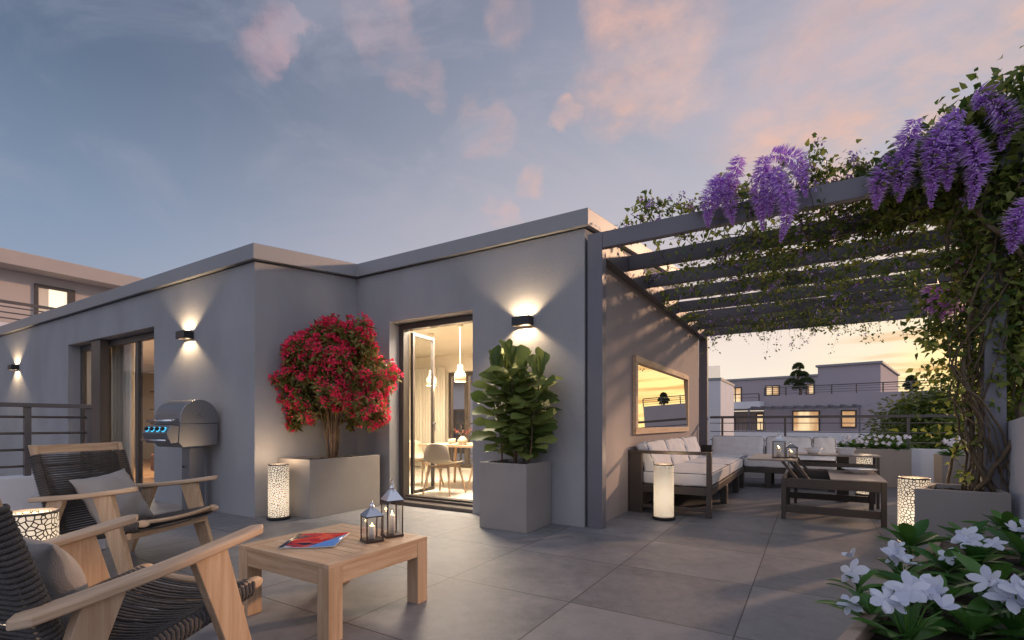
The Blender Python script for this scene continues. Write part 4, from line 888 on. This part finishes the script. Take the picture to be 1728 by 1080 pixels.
P, D, U = map(np.vstack, (P, D, U)); leaf_mesh('blossoms', M_boug, BG, P, D, U, NR.uniform(.022, .034, len(P)), NR.uniform(.019, .029, len(P)), prof=(0, 1, 0), fold=.5)
LP, LD = np.vstack(LP), np.vstack(LD); leaf_mesh('leaves', M_bleaf, BG, LP, LD, rdir(len(LP), 1), NR.uniform(.06, .11, len(LP)), NR.uniform(.024, .036, len(LP)), prof=(0, .9, .8, 0), fold=.4, droop=.35)

# fiddle-leaf fig
FG = thing('fiddle_leaf_fig', 'fiddle-leaf fig with large glossy green leaves in the square planter', 'plant', (-2.475, 4.13, .60))
stems = [((-.13, -.05), (-.20, -.04), .88), ((.0, -.02), (-.02, -.06), .97), ((.06, .05), (.05, .04), .9), ((.14, .0), (.26, .0), .84), ((-.04, .08), (-.14, .06), .92)]
mb = MB(); P, D, U, Ls = [], [], [], []
for (b0, b1, h_) in stems:
    p = [(b0[0] + (b1[0] - b0[0]) * u + .012 * math.sin(u * 9), b0[1] + (b1[1] - b0[1]) * u, h_ * u) for u in np.linspace(0, 1, 9)]
    mb.tube(p, [.010 - .006 * i / 8 for i in range(9)], 7)
    n_ = 40; a = rnd.uniform(0, 6)
    for i in range(n_):
        u = .12 + .88 * i / (n_ - 1); a += 2.4 + rnd.uniform(-.3, .3); b_ = np.array([np.interp(u, np.linspace(0, 1, 9), [q[k] for q in p]) for k in range(3)])
        el = .08 + .6 * u + (.9 if u > .93 else 0) + rnd.uniform(-.2, .2); d = np.array([math.cos(a) * math.cos(el), math.sin(a) * math.cos(el), math.sin(el)])
        P.append(b_ + d * .03); D.append(d); U.append(np.array([-math.cos(a) * math.sin(el), -math.sin(a) * math.sin(el), math.cos(el)]) * .7 + np.array([.25, -.75, .25]) + NR.normal(size=3) * .2); Ls.append(rnd.uniform(.19, .30) * (.7 if u < .25 else 1))
mb.build('stems', M_stem, FG, smooth=True); Ls = np.array(Ls)
leaf_mesh('leaves', M_fig, FG, np.array(P), np.array(D), np.array(U), Ls, Ls * NR.uniform(.50, .70, len(Ls)), prof=(0.04, .5, .62, .58, .85, 1.0, .86, 0), fold=.22, droop=NR.uniform(.1, .5, len(Ls)))

# wisteria
WS = thing('wisteria', 'wisteria climbing the right post and spreading over the pergola with purple racemes', 'climbing plant', (1.05, 4.55, .52))
O = np.array([1.05, 4.55, .52])
mb = MB(); LPs, LDs, LUs, LLs = [], [], [], []
def sprig(p, d, n, sz=.055, spread=.05):
    p = np.array(p); LPs.append(p + NR.normal(size=(n, 3)) * spread); LDs.append(nrm(NR.normal(size=(n, 3)) * .8 + np.array(d) + np.array([0, 0, -.25]))); LUs.append(rdir(n, 1.)); LLs.append(NR.uniform(.7, 1.25, n) * sz)
def walk(p, d, n, step, wander, grav, lim, r0, leafn, sz=.055, fl=None):
    p = np.array(p, float); d = nrm(np.array([d], float))[0]; pts = [p.copy()]
    for i in range(n):
        d = nrm((d + NR.normal(size=3) * wander + np.array(grav))[None])[0]; p = p + d * step
        for k in range(3):
            lo, hi = lim[k]
            if p[k] < lo: p[k] = lo; d[k] = abs(d[k])
            if p[k] > hi: p[k] = hi; d[k] = -abs(d[k])
        pts.append(p.copy())
        if leafn and i > 0: sprig(p, d * .4, NR.poisson(leafn), sz, spread=step * .45)
        if fl is not None and NR.rand() < fl: FP.append(p + NR.normal(size=3) * .03)
    mb.tube([tuple(q - O) for q in pts], [r0 * (1 - .75 * i / n) for i in range(n + 1)], 5)
    return pts
FP = []
# twining stems up the post
for i in range(24):
    a0 = rnd.uniform(0, 6.28); tw = rnd.choice((-1, 1)) * rnd.uniform(1.5, 4.5); r_ = rnd.uniform(.075, .2); hh = rnd.uniform(1.9, 2.35); base = (1.05 + rnd.uniform(-.15, .05), 4.52 + rnd.uniform(-.12, .08), .5)
    pts = []
    for k in range(34):
        u = k / 33; rr_ = r_ * (.35 + .65 * min(1, u * 3)) * (1 + .25 * math.sin(u * 17 + i)); a = a0 + tw * u * 2
        pts.append(np.array([1.055 + (base[0] - 1.055) * (1 - min(1, u * 4)) + rr_ * math.cos(a), 4.555 + rr_ * math.sin(a) * .9, .5 + hh * u]) + NR.normal(size=3) * .006)
        if u > .28 and NR.rand() < .35 + u * .5: sprig(pts[-1], [math.cos(a), math.sin(a), 0], NR.poisson(1.2 + 4 * u * u), .05, .045)
    mb.tube([tuple(q - O) for q in pts], [rnd.uniform(.003, .008) if i > 2 else .015] * 34, 6)
# leafy mass on the post, widening upwards
for i in range(640):
    u = NR.rand() ** .7; z = 1.25 + 2.0 * u; rr_ = .12 + .30 * u ** 1.4; a = NR.uniform(0, 6.28); q = math.sqrt(NR.uniform(.25, 1.05))
    sprig([1.16 + .06 * u + rr_ * q * math.cos(a), 4.60 + rr_ * q * math.sin(a), z], [math.cos(a) * .6, math.sin(a) * .6, -.2], 7, .062, .05)
# crown rising above the front beam at the right
for i in range(1000):
    x = .45 + 1.5 * NR.rand(); top = 2.90 + .42 * min(1, max(0, (x - .45) / .75)) ** 1.2; z = NR.uniform(2.72, top) - .04; sprig([x, 4.42 + NR.uniform(-.12, .75), z], [0, -.3, .2], 7, .068, .055)
lim = [(-1.75, 1.9), (4.32, 10.3), (2.56, 3.02)]
for i in range(26): walk((rnd.uniform(.6, 1.2), rnd.uniform(4.4, 5.2), 2.85), (-1, rnd.uniform(-.15, 1.2), .02), rnd.randint(22, 40), .085, .32, (-.05, .02, 0), lim, .008, 3.0, fl=.10)
for i in range(105): walk((rnd.uniform(-1.2, 1.5), rnd.uniform(4.6, 9.8), 2.84), (rnd.uniform(-1, 1), rnd.uniform(-1, 1), 0), rnd.randint(12, 26), .08, .42, (0, 0, 0), lim, .006, 3.4, fl=.14)
# fringe standing and arching above the front beam
for i in range(46):
    x = -1.45 + 2.9 * (i / 45) + rnd.uniform(-.05, .05); u = (x + 1.5) / 2.9
    walk((x, 4.5 + rnd.uniform(-.04, .3), 2.82), (rnd.uniform(-1, .3), rnd.uniform(-.3, .3), .9), rnd.randint(5, 8 + int(3 * u)), .05, .30, (0, 0, -.11 + .05 * u), [(-1.75, 1.9), (4.36, 5.2), (2.7, 3.25)], .0045, 4.2 + 3.2 * u, .048, fl=.42)
# tendrils trained along and hanging from the beams
for i in range(8):
    y = YF + i * .783
    for k in range(11 if i else 4):
        walk((rnd.uniform(-1.4, 1.3), y - .03 if i else y + .12, rnd.uniform(2.62, 2.8)), (rnd.choice((-1, 1)), 0, .0), rnd.randint(8, 18), .07, .22, (0, 0, 0), [(-1.68, 1.6), (y - .10, y + .14), (2.52, 2.86)], .004, 3.0, .05, fl=.10)
for i in range(46):
    x = rnd.uniform(-1.7, 1.3); y = rnd.choice([9.9, 9.9, 9.9, 9.1, 8.3, 7.6]) + rnd.uniform(-.1, .1); walk((x, y, 2.66), (rnd.uniform(-.3, .3), 0, -1), rnd.randint(3, 8), .06, .3, (0, 0, -.1), [(-1.8, 1.6), (4.4, 10.4), (1.9, 2.7)], .002, 1.5, .045, fl=.05)
# right hand branch below the pergola, foliage at the foot
for i in range(22): walk((.98, 4.6, rnd.uniform(1.3, 2.3)), (-.8, rnd.uniform(0, .6), rnd.uniform(-.3, .2)), rnd.randint(4, 9), .05, .3, (0, 0, -.06), [(.35, 1.3), (4.4, 5.6), (1.0, 2.6)], .004, 3.6, .055)
walk((.86, 4.75, .5), (-.1, 0, 1), 12, .06, .14, (.04, 0, .1), [(.6, 1.0), (4.4, 5), (.4, 1.3)], .014, .3)
for i in range(1050):
    u = NR.rand() ** 1.25; x = NR.uniform(.98, 1.62) + .1 * NR.normal(); z = .95 + 2.3 * u
    if x < 1.10 and z < 1.6 and NR.rand() < .7: continue
    sprig([x, 4.68 + NR.uniform(-.1, .5), z], [0, -.4, -.2], 6, .062, .06)
for i in range(16): walk((1.0 + rnd.uniform(-.12, .1), 4.6, rnd.uniform(.6, 1.2)), (rnd.uniform(-1, .2), rnd.uniform(-1, .3), rnd.uniform(-.3, .5)), 5, .045, .35, (0, 0, -.05), [(.7, 1.3), (4.3, 5), (.5, 1.5)], .003, 1.6, .045)
mb.build('stems', M_vine, WS, smooth=True)
P, D, U, Ls = np.vstack(LPs) - O, np.vstack(LDs), np.vstack(LUs), np.concatenate(LLs)
ok = np.where((P[:, 0] + O[0] > -1.80) | (P[:, 1] + O[1] < 4.3) | (P[:, 2] + O[2] > 2.83))[0]; P, D, U, Ls = P[ok], D[ok], U[ok], Ls[ok]
print('wisteria leaves', len(P))
leaf_mesh('foliage', M_leafw, WS, P, D, U, Ls, Ls * NR.uniform(.5, .75, len(Ls)), prof=(0, 1, .55, 0), fold=.35, droop=.25)
FPa = np.array(FP) - O; n_ = len(FPa); Pq = np.repeat(FPa, 9, 0) + NR.normal(size=(n_ * 9, 3)) * .016; leaf_mesh('blossoms', M_lilacs, WS, Pq, rdir(n_ * 9), rdir(n_ * 9), NR.uniform(.025, .045, n_ * 9), NR.uniform(.014, .022, n_ * 9), prof=(0, 1, 0), fold=.4)
# racemes
def raceme(path, r0=.050, dens=1.0):
    pts = np.array(path, float); seg = np.linalg.norm(np.diff(pts, axis=0), axis=1); L = seg.sum(); t = np.concatenate([[0], np.cumsum(seg)]) / L
    # smooth the path
    tt_ = np.linspace(0, 1, 40); c = np.stack([np.interp(tt_, t, pts[:, k]) for k in range(3)], 1)
    for _ in range(30): c[1:-1] = (c[:-2] + c[2:]) / 2 * .5 + c[1:-1] * .5
    n = int(1300 * L * dens / .5 * .5); s = NR.rand(n); p = np.stack([np.interp(s, tt_, c[:, k]) for k in range(3)], 1)
    tg = nrm(np.stack([np.interp(np.clip(s + .02, 0, 1), tt_, c[:, k]) - np.interp(np.clip(s - .02, 0, 1), tt_, c[:, k]) for k in range(3)], 1))
    rad = r0 * (.50 + .75 * np.sin(PI * np.clip(s * .85 + .12, 0, 1)) ** .8) * np.where(s > .45, 1 - (s - .45) * 1.25, 1)
    o_ = NR.normal(size=(n, 3)); o_ -= (o_ * tg).sum(1, keepdims=True) * tg; o_ = nrm(o_); up = np.array([0, 0, 1.])
    D = nrm(o_ * .85 + tg * .35 + up * .25 * NR.rand(n, 1)); P_ = p + o_ * rad[:, None] * NR.uniform(.15, .55, (n, 1))
    ob = leaf_mesh('flower_raceme', M_lilac, WS, P_ - O, D, o_ + tg * .3, rad * NR.uniform(.75, 1.35, n), NR.uniform(.006, .011, n), prof=(.35, 1, .75, 0), fold=.6, droop=NR.uniform(-.45, .15, n))
    return ob
RC = [([-.48, 3.11], [-.53, 2.96], [-.57, 2.78]), ([-.63, 3.0], [-.71, 2.85], [-.72, 2.6]), ([-.60, 3.0], [-.57, 2.82], [-.54, 2.60]), ([-.62, 2.98], [-.64, 2.85], [-.65, 2.74]),
      ([-.27, 3.1], [-.09, 3.02], [-.03, 2.70]), ([-.31, 3.08], [-.35, 2.82], [-.32, 2.50]), ([-.25, 2.95], [-.13, 2.66], [-.20, 2.38]), ([-.32, 3.0], [-.27, 2.8], [-.27, 2.6]),
      ([.60, 3.05], [.54, 2.87], [.53, 2.74]), ([.50, 2.87], [.41, 2.74], [.39, 2.51]), ([.56, 2.90], [.53, 2.72], [.52, 2.53]),
      ([.83, 3.04], [.70, 2.90], [.68, 2.44]), ([.80, 2.98], [.76, 2.77], [.77, 2.54]), ([.84, 2.92], [.92, 2.68], [.88, 2.39]), ([.92, 3.16], [.97, 3.10], [.90, 3.03]), ([.98, 3.06], [1.08, 2.90], [1.02, 2.73]),
      ([1.16, 2.40], [1.10, 2.28], [1.07, 2.07]), ([1.2, 2.36], [1.16, 2.24], [1.13, 2.12])]
for i, r_ in enumerate(RC):
    y = 4.27 + rnd.uniform(-.03, .04); raceme([(q[0], y, q[1]) for q in r_])
for (x, y, z0_, z1_) in [(.98, 4.95, 2.30, 2.08), (.88, 5.0, 2.06, 1.78), (.93, 5.05, 2.02, 1.70), (.82, 5.0, 2.08, 1.86), (1.0, 4.92, 2.0, 1.82)]: raceme([(x, y, z0_), (x - .03, y, (z0_ + z1_) / 2), (x - .02, y, z1_)], .05)

# white-flowered plants in the right foreground
def flower(c, ax, s, P, D, U, LL):
    op = rnd.choice([.25, .35, .5, .5, .9, 1.6])
    ax = nrm(np.array([ax], float))[0]; a = nrm(np.cross(ax, [0.3, .2, 1])[None])[0]; b = np.cross(ax, a); ph = rnd.uniform(0, 6)
    for k in range(5):
        q = ph + k * 2 * PI / 5 + rnd.uniform(-.12, .12); o_ = a * math.cos(q) + b * math.sin(q); P.append(np.array(c) + o_ * s * .04); D.append(o_ + ax * op * rnd.uniform(.8, 1.2)); U.append(ax); LL.append(s * rnd.uniform(.9, 1.1))
def flower_plant(x, y, z, label, rl, nleaf, flowers, group='white-flowered plants in the foreground planter', spread=1., name='flowering_plant', cat='flower'):
    t = thing(name, label, cat, (x, y, z), group=group); P, D, U, Ls = [], [], [], []
    mb = MB(); mb.tube([(0, 0, -.04), (0, 0, .03)], .008, 8)
    for i in range(nleaf):
        a = i * 2.399 + rnd.uniform(-.25, .25); el = .15 + 1.0 * (i / nleaf) + rnd.uniform(-.12, .12); d = np.array([math.cos(a) * math.cos(el), math.sin(a) * math.cos(el), math.sin(el)])
        P.append(np.array([0, 0, .012 * (i / nleaf) * 2]) + d * .008); D.append(d); U.append(np.array([-math.cos(a) * math.sin(el), -math.sin(a) * math.sin(el), math.cos(el)]) + NR.normal(size=3) * .12); Ls.append(rl * rnd.uniform(.7, 1.15) * (1 - .25 * i / nleaf))
    Ls = np.array(Ls); leaf_mesh('leaves', M_fl, t, np.array(P), np.array(D), np.array(U), Ls, Ls * NR.uniform(.30, .46, len(Ls)), prof=(.18, .5, .78, .95, 1.0, .9, .62, 0), fold=.30, droop=NR.uniform(.1, .45, len(Ls)))
    FPp, FD, FU, FL = [], [], [], []
    for (dx, dy, dz, s, ax) in flowers:
        flower((dx, dy, dz), ax, s, FPp, FD, FU, FL); mb.tube([(0, 0, .0), (dx * .6, dy * .6, dz * .7), (dx - ax[0] * .01, dy - ax[1] * .01, dz - .01)], .0022, 5)
    mb.build('stems', M_fl, t, smooth=True)
    if flowers:
        FL = np.array(FL)
        if cat == 'flower' and 'foreground' in group:     # each bloom is a part
            for q in range(0, len(FL), 5): leaf_mesh('bloom', M_petal, t, np.array(FPp[q:q + 5]), np.array(FD[q:q + 5]), np.array(FU[q:q + 5]), FL[q:q + 5], FL[q:q + 5] * NR.uniform(.5, .74, 5), prof=(.22, .62, .92, 1.0, .80, 0), fold=-.12, droop=NR.uniform(.15, .5, 5))
        else: leaf_mesh('flowers', M_petal, t, np.array(FPp), np.array(FD), np.array(FU), FL, FL * NR.uniform(.5, .74, len(FL)), prof=(.22, .62, .92, 1.0, .80, 0), fold=-.12, droop=NR.uniform(.15, .5, len(FL)))
    return t
def clus(n, r_, zc, s=.036, tilt=(-.15, -.5, .8), dx=0, dy=0):
    return [(dx + rnd.uniform(-r_, r_), dy + rnd.uniform(-r_, r_), zc + rnd.uniform(-.02, .02), s * rnd.uniform(.66, 1.05), (tilt[0] + rnd.uniform(-.6, .6), tilt[1] + rnd.uniform(-.5, .5), tilt[2])) for _ in range(n)]
def gp(px, py, z=.56): p = at(px, py, z=z); return p.x, p.y
for (px, py, z, rl, nl, fl, lb) in [
    (1535, 925, .50, .16, 17, [], 'flowerless leafy rosette at the far left of the foreground planter'),
    (1632, 918, .50, .15, 18, [], 'flowerless leafy rosette at the far edge of the foreground planter, below the vine planter'),
    (1450, 1000, .50, .11, 9, [(-.02, -.02, .075, .040, (-.6, -.6, .45)), (-.015, .05, .10, .032, (-.5, .1, .8))], 'plant with one white flower drooping over the left rim of the planter'),
    (1525, 985, .50, .12, 11, clus(6, .05, .10, .040), 'white-flowered plant with a loose cluster near the left rim'),
    (1580, 1030, .49, .17, 14, [], 'broad-leaved rosette without flowers in the middle of the foreground planter'),
    (1530, 1085, .48, .13, 12, clus(8, .062, .125, .042, (-.1, -.6, .75), dy=.0), 'white-flowered plant with the densest cluster at the bottom edge'),
    (1650, 955, .50, .14, 12, clus(6, .05, .11, .042), 'white-flowered plant in the far middle of the foreground planter'),
    (1672, 1010, .49, .17, 16, [], 'tall rosette of pointed leaves right of the middle of the planter'),
    (1712, 1075, .48, .13, 11, clus(7, .055, .12, .044), 'white-flowered plant at the lower right corner of the picture'),
    (1727, 940, .50, .15, 14, clus(4, .05, .12, .038), 'white-flowered plant at the right edge beside the white parapet'),
    (1470, 1045, .485, .13, 11, [(-.05, -.03, .05, .03, (-.4, -.5, .7))], 'plant with long leaves hanging over the front left rim'),
    (1600, 965, .49, .13, 16, clus(2, .03, .08, .03), 'plant with two small white flowers between the rosettes'),
    (1640, 1075, .47, .15, 14, [], 'round-leaved rosette at the bottom edge right of the dense flower cluster'),
    (1700, 900, .50, .16, 16, [], 'upright rosette at the back right of the foreground planter')]:
    x, y = gp(px, py, z); flower_plant(x, y, z - .01, lb, rl, nl, fl)
MBp = MB()
# far planter flowers
for i in range(7):
    x = .43 + .135 * i; y = 9.80 + rnd.uniform(-.05, .05)
    flower_plant(x, y, .60, 'dark-leaved plant with small white flowers in the far planter row', .15, 26, [(rnd.uniform(-.08, .08), rnd.uniform(-.12, .02), rnd.uniform(.06, .22), .03, (rnd.uniform(-.4, .4), -1, .5)) for _ in range(6)], group='white flowers in the far planter')
for i, (dx, dy) in enumerate([(.12, .12), (.2, .36)]): flower_plant(1.39 + dx, 8.0 + dy, .58, ['dark-leaved flowering plant at the front of the small taupe planter', 'dark-leaved flowering plant at the back of the small taupe planter'][i], .18, 26, [(rnd.uniform(-.1, .1), rnd.uniform(-.1, .1), rnd.uniform(.12, .24), .04, (rnd.uniform(-.4, .4), -1, .5)) for _ in range(6)], group='flowers in the small planter')

# trees beyond the terrace
def tree(name, label, cat, base, h, crown_c, crown_r, nclump, perclump, sz, m, trunk_r=.09, flat=.5):
    t = thing(name, label, cat, base); b = Vector(base); mb = MB(); cc = Vector(crown_c) - b
    mb.tube([(0, 0, 0), (cc.x * .3 + .1, cc.y * .3, h * .4), (cc.x * .8, cc.y * .8, h * .75), tuple(cc)], [trunk_r, trunk_r * .75, trunk_r * .5, trunk_r * .2], 8)
    cl_ = rand_in(nclump, cc, crown_r); P, D = [], []
    for c in cl_:
        st_ = Vector((cc.x * .8, cc.y * .8, h * .7)); e_ = Vector(c); mb.tube([st_, (st_ + e_) / 2 + Vector((0, 0, -.05)), e_], [trunk_r * .25, trunk_r * .15, .006], 5)
        k = NR.normal(size=(perclump, 3)) * np.array([.22, .22, .22 * flat]) * (crown_r[0] / 1.0) ** .5; k[:, 2] -= .3 * np.abs(k[:, 0]) ** 1.0; P.append(c + k); D.append(nrm(k * np.array([1, 1, .4]) + NR.normal(size=(perclump, 3)) * .1 - np.array([0, 0, .05])))
    P, D = np.vstack(P), np.vstack(D); mb.build('trunk', M_stem, t, smooth=True); n_ = len(P)
    leaf_mesh('crown', m, t, P, D, rdir(n_, 1.2), NR.uniform(.7, 1.3, n_) * sz, NR.uniform(.3, .5, n_) * sz, prof=(0, 1, 0), fold=.3); return t
tree('maple_tree', 'green Japanese maple beyond the railing, left of the vine-covered post', 'tree', (2.75, 15.2, -6), 6.6, (2.75, 15.2, 1.05), (1.15, 1.2, .85), 120, 110, .13, M_acer, .14)
tree('maple_tree', 'smaller yellow-green maple behind the vine stems at the right', 'tree', (3.1, 13.0, -6), 6.6, (3.1, 13.0, .75), (.8, .8, .7), 90, 100, .12, M_fern, .12)
tree('fern_tree', 'pale green shrub top showing between the far railing bars', 'tree', (1.55, 13.6, -6), 6.0, (1.55, 13.6, .55), (.55, .5, .22), 40, 70, .11, M_fern, .1)

# ------------------------------------------------------------------ neighbouring buildings
NB = 42.65; cN, sN = math.cos(R(NB)), math.sin(R(NB))
RZ = R(YAW - NB)
def nb(px, py, c):                                        # sight line to a plane of the turned building: gives (along, height)
    l = (px - 864) / 829; t = c / (cN + sN * l); return t * (cN * l - sN), 1 + (715 - py) / 829 * t
FB = thing('far_apartment_block', 'grey apartment block with roof terraces beyond the far railing', 'building', (0, 0, 0), RZ)
# (its local frame shares the terrace origin; x runs along its facade, y away from us)
uL = nb(1120, 700, 30)[0]; uR = nb(1588, 657, 30)[0]; zpar = nb(1590, 657, 30)[1]; u0 = nb(1289, 700, 30)[0]
MB().box(u0, uR, 30, 44, -6, zpar - .03).build('wall', M_far, FB); MB().box(uL, u0, 31.6, 44, -6, 1.75).build('wall', M_far2, FB)
MB().box(uL, u0 - .002, 29.2, 31.59, nb(1250, 690, 29.2)[1], nb(1250, 678, 29.2)[1]).build('balcony_parapet', M_white, FB)
zlow = nb(1300, 636, 34)[1]; uT0 = nb(1380, 617, 34)[0]; uT1 = nb(1486, 609, 34)[0]; ztow = nb(1486, 609, 34)[1]
MB().box(uL, uT0, 34, 43, zpar - .5, zlow - .12).build('upper_wall', M_far, FB); MB().box(uL - .1, uT0 - .003, 33.9, 43, zlow - .118, zlow).build('roof_edge', M_coping, FB)
vb = None
l = (1516 - 864) / 829; ratio = (cN * l - sN) / (cN + sN * l); vb = uT1 / ratio
MB().box(uT0, uT1, 34, vb, zpar - .5, ztow - .12).build('tower_wall', M_far, FB); MB().box(uT0 - .1, uT1 + .1, 33.88, vb + .1, ztow - .118, ztow).build('roof_edge', M_coping, FB)
def win(x0p, x1p, y0p, y1p, c, lit=M_warmwin, mull=True):
    a, z1 = nb(x0p, y0p, c); b, _ = nb(x1p, y0p, c); z0 = nb((x0p + x1p) / 2, y1p, c)[1]; f = MB(); t = .07
    f.box(a, a + t, c - .06, c - .002, z0, z1).box(b - t, b, c - .06, c - .002, z0, z1).box(a + t, b - t, c - .06, c - .002, z1 - t, z1).box(a + t, b - t, c - .06, c - .002, z0, z0 + t)
    if mull: f.box((a + b) / 2 - .03, (a + b) / 2 + .03, c - .06, c - .002, z0 + t, z1 - t)
    f = f.build('window', M_dark, FB); MB().box(a + t, b - t, c - .025, c - .003, z0 + t, z1 - t).build('pane', lit, f)
win(1231, 1252, 654, 680, 34); win(1292, 1316, 651, 668, 34); win(1360, 1375, 648, 666, 34, mull=False)
win(1337, 1384, 693, 729, 30, mull=False); win(1419, 1446, 692, 722, 30, mull=False); win(1276, 1290, 698, 727, 31.6, mull=False)
M_bd = mat('brown_door', (.10, .045, .03), .5)
a, z1 = nb(1227, 701, 31.6); b, _ = nb(1241, 701, 31.6); MB().box(a, b, 31.5, 31.59, -.2, z1).build('door', M_bd, FB)
a, z1 = nb(1262, 688, 28.2); b, _ = nb(1452, 684, 28.2); pz = nb(1350, 690, 28.2)[1]
MB().box(a, b, 28.2, 28.32, pz, pz + .1).box(a, a + .08, 28.2, 28.28, -1.5, pz).box(b - .08, b, 28.2, 28.28, -1.5, pz).build('awning_frame', M_alu, FB)
mb = MB(); n_ = 10
for i in range(n_): x = a + (b - a) * (i + .5) / n_; mb.box(x - .05, x + .05, 28.0, 29.99, pz + .101, pz + .18)
mb.build('awning_slats', M_alu, FB)
# rail on the roof terrace
def rail_far(u0_, u1_, v, zb, h_, n_, nbars=3):
    mb = MB(); mb.box(u0_, u1_, v - .025, v + .025, zb + h_ - .05, zb + h_)
    for k in range(nbars): z = zb + h_ * (k + 1) / (nbars + 1); mb.box(u0_, u1_, v - .01, v + .01, z - .012, z + .012)
    mb.build('rail', M_rail, FB)
    for i in range(n_ + 1): x = u0_ + (u1_ - u0_) * i / n_; MB().box(x - .03, x + .03, v - .03, v + .03, zb, zb + h_ - .051).build('rail_post', M_rail, FB)
rail_far(u0, uR, 30.15, zpar - .028, .50, 7); rail_far(uL, u0 - .05, 29.3, nb(1250, 678, 29.2)[1], .45, 3, 1)
zl = nb(1350, 728, 26)[1]
MB().box(uL, nb(1505, 728, 26)[0], 26, 26.3, -6, zl).build('lower_parapet', M_white, FB); 
mb = MB(); x0_, x1_ = nb(1238, 720, 26)[0], nb(1290, 720, 26)[0]
for i in range(8): x = x0_ + (x1_ - x0_) * i / 7; mb.box(x - .015, x + .015, 26.1, 26.13, zl, zl + .42)
mb.box(x0_, x1_, 26.09, 26.14, zl + .42, zl + .46); mb.build('balcony_rail', M_rail, FB)
# bonsai on the roof terrace
def bonsai(px, pyb, pyt, label, pads, c=31.5):
    u, zb = nb(px, pyb, c); _, zt_ = nb(px, pyt, c); zb = zpar - .4; p = Matrix.Rotation(RZ, 4, 'Z') @ Vector((u, c, zb)); t = thing('bonsai_tree', label, 'tree', tuple(p), RZ, 'cloud-pruned trees on the far roof terrace'); h_ = zt_ - zb
    MB().tube([(0, 0, 0), (.1, 0, h_ * .3), (-.08, 0, h_ * .55), (.05, 0, h_ * .8), (0, 0, h_ * .92)], [.10, .08, .06, .04, .02], 8).build('trunk', M_stem, t, smooth=True)
    for (dx, fz, rx, rz_) in pads:
        n_ = 900; d = rdir(n_); d[:, 2] = np.abs(d[:, 2]) * 1.0 - .15; P = np.array([dx * h_ * .75, 0, fz * h_]) + d * np.array([rx * h_ * .68, rx * h_ * .55, rz_ * h_ * 1.15]) * NR.uniform(.8, 1.05, (n_, 1)); leaf_mesh('foliage_pad', M_bons, t, P, nrm(d + NR.normal(size=(n_, 3)) * .3), rdir(n_), .13, .05, prof=(0, 1, 0))
bonsai(1348, 665, 614, 'cloud-pruned bonsai tree in front of the far upper windows', [(-.02, .90, .14, .10), (-.05, .72, .17, .09), (.12, .70, .14, .07), (-.20, .50, .22, .11), (.22, .52, .22, .10), (.03, .38, .2, .09)])
bonsai(1538, 657, 636, 'smaller cloud-pruned bonsai tree at the right end of the far roof terrace', [(0, .88, .17, .12), (.18, .68, .16, .08), (-.16, .62, .16, .09), (.02, .5, .24, .1)])
# pale building left of the far railing view
WBx = at(1216, 620, Y=16).x
PB = thing('pale_building', 'pale building end wall behind the far pergola post', 'building', (WBx, 16, -6))
MB().box(-6, 0, 0, 3, 0, 7 + at(1205, 642, Y=16).z - 1).build('wall', M_white, PB, bevel=.01); MB().box(-6, -.02, .05, .08, 7.1 + at(1205, 642, Y=16).z - 1, 6 + at(1205, 617, Y=16).z).build('glass_screen', glassmat('screen', (.9, .88, .88), .2, .3), PB)
MB().box(-6.02, .02, -.02, 3.02, 7 + at(1205, 642, Y=16).z - .999, 7.08 + at(1205, 642, Y=16).z - 1).build('coping', M_coping, PB)
# building seen through the dining room window
BB = thing('rear_building', 'pale violet building seen through the dining room window', 'building', (-14, 19, -6))
MB().box(-9, 8, 0, 6, 0, 9.6).build('wall', M_white, BB)
for x in (-6.5, -4.2, -1.4, .9, 3.2, 5.4):
    f = MB(); frame_rect(f, x, x + 1.2, -.05, -.002, 5.6, 7.7, .1); f.box(x + .55, x + .65, -.05, -.002, 5.7, 7.6); f = f.build('window', M_dark, BB); MB().box(x + .1, x + 1.1, -.02, -.003, 5.7, 7.6).build('pane', mat('dim_pane', (.08, .09, .12), .15), f)
MB().box(-9.2, 8.2, -.4, -.001, 9.0, 9.6).build('roof', M_coping, BB)
# two-storey neighbour at the upper left
NL = thing('left_neighbour_house', 'beige two-storey house rising above the roof at the upper left', 'building', (-22.5, 2, -6))
MB().box(-8, 0, -9, 22, 0, 12.06).build('wall', M_far2, NL); MB().box(-8.5, .8, -9.5, 22.5, 12.062, 12.53).build('roof', mat('pale_slab', (.44, .39, .37), .8, var=.03), NL, bevel=.02)
p0 = at(58, 478, X=-22.5); p1 = at(126, 489, X=-22.5); f = MB(); y0_, y1_ = p0.y - 2, p1.y - 2; z1_ = p0.z + 6; z0_ = z1_ - 2.1
f.box(.0, .06, y0_, y0_ + .09, z0_, z1_).box(0, .06, y1_ - .22, y1_, z0_, z1_).box(0, .06, y0_ + .09, y1_ - .22, z1_ - .12, z1_)
f = f.build('window', M_dark, NL); MB().box(.002, .02, y0_ + .09, y1_ - .22, z0_, z1_ - .12).build('pane', emat('lit_pane', (1, .86, .62), .95), f)
MB().box(.021, .03, y0_ + .09, y0_ + .36, z0_, z1_ - .12).build('curtain', M_curt, f)
zb_ = at(0, 543, X=-20.9).z + 6
MB().box(.001, 1.6, -6, 12, zb_ - 1.2, zb_).build('balcony_parapet', M_white, NL)
mb = MB(); zr = at(0, 505, X=-21).z + 6; mb.box(1.45, 1.52, -6, 12, zr - .09, zr)
for k in range(3): z = zb_ + (zr - zb_) * (k + .9) / 4; mb.box(1.47, 1.50, -6, 12, z - .02, z + .02)
mb.build('railing_bars', M_rail, NL); mb = MB()
for k in range(10): y = -5.9 + 1.95 * k; MB().box(1.45, 1.52, y, y + .07, zb_, zr - .091).build('rail_post', M_rail, NL)
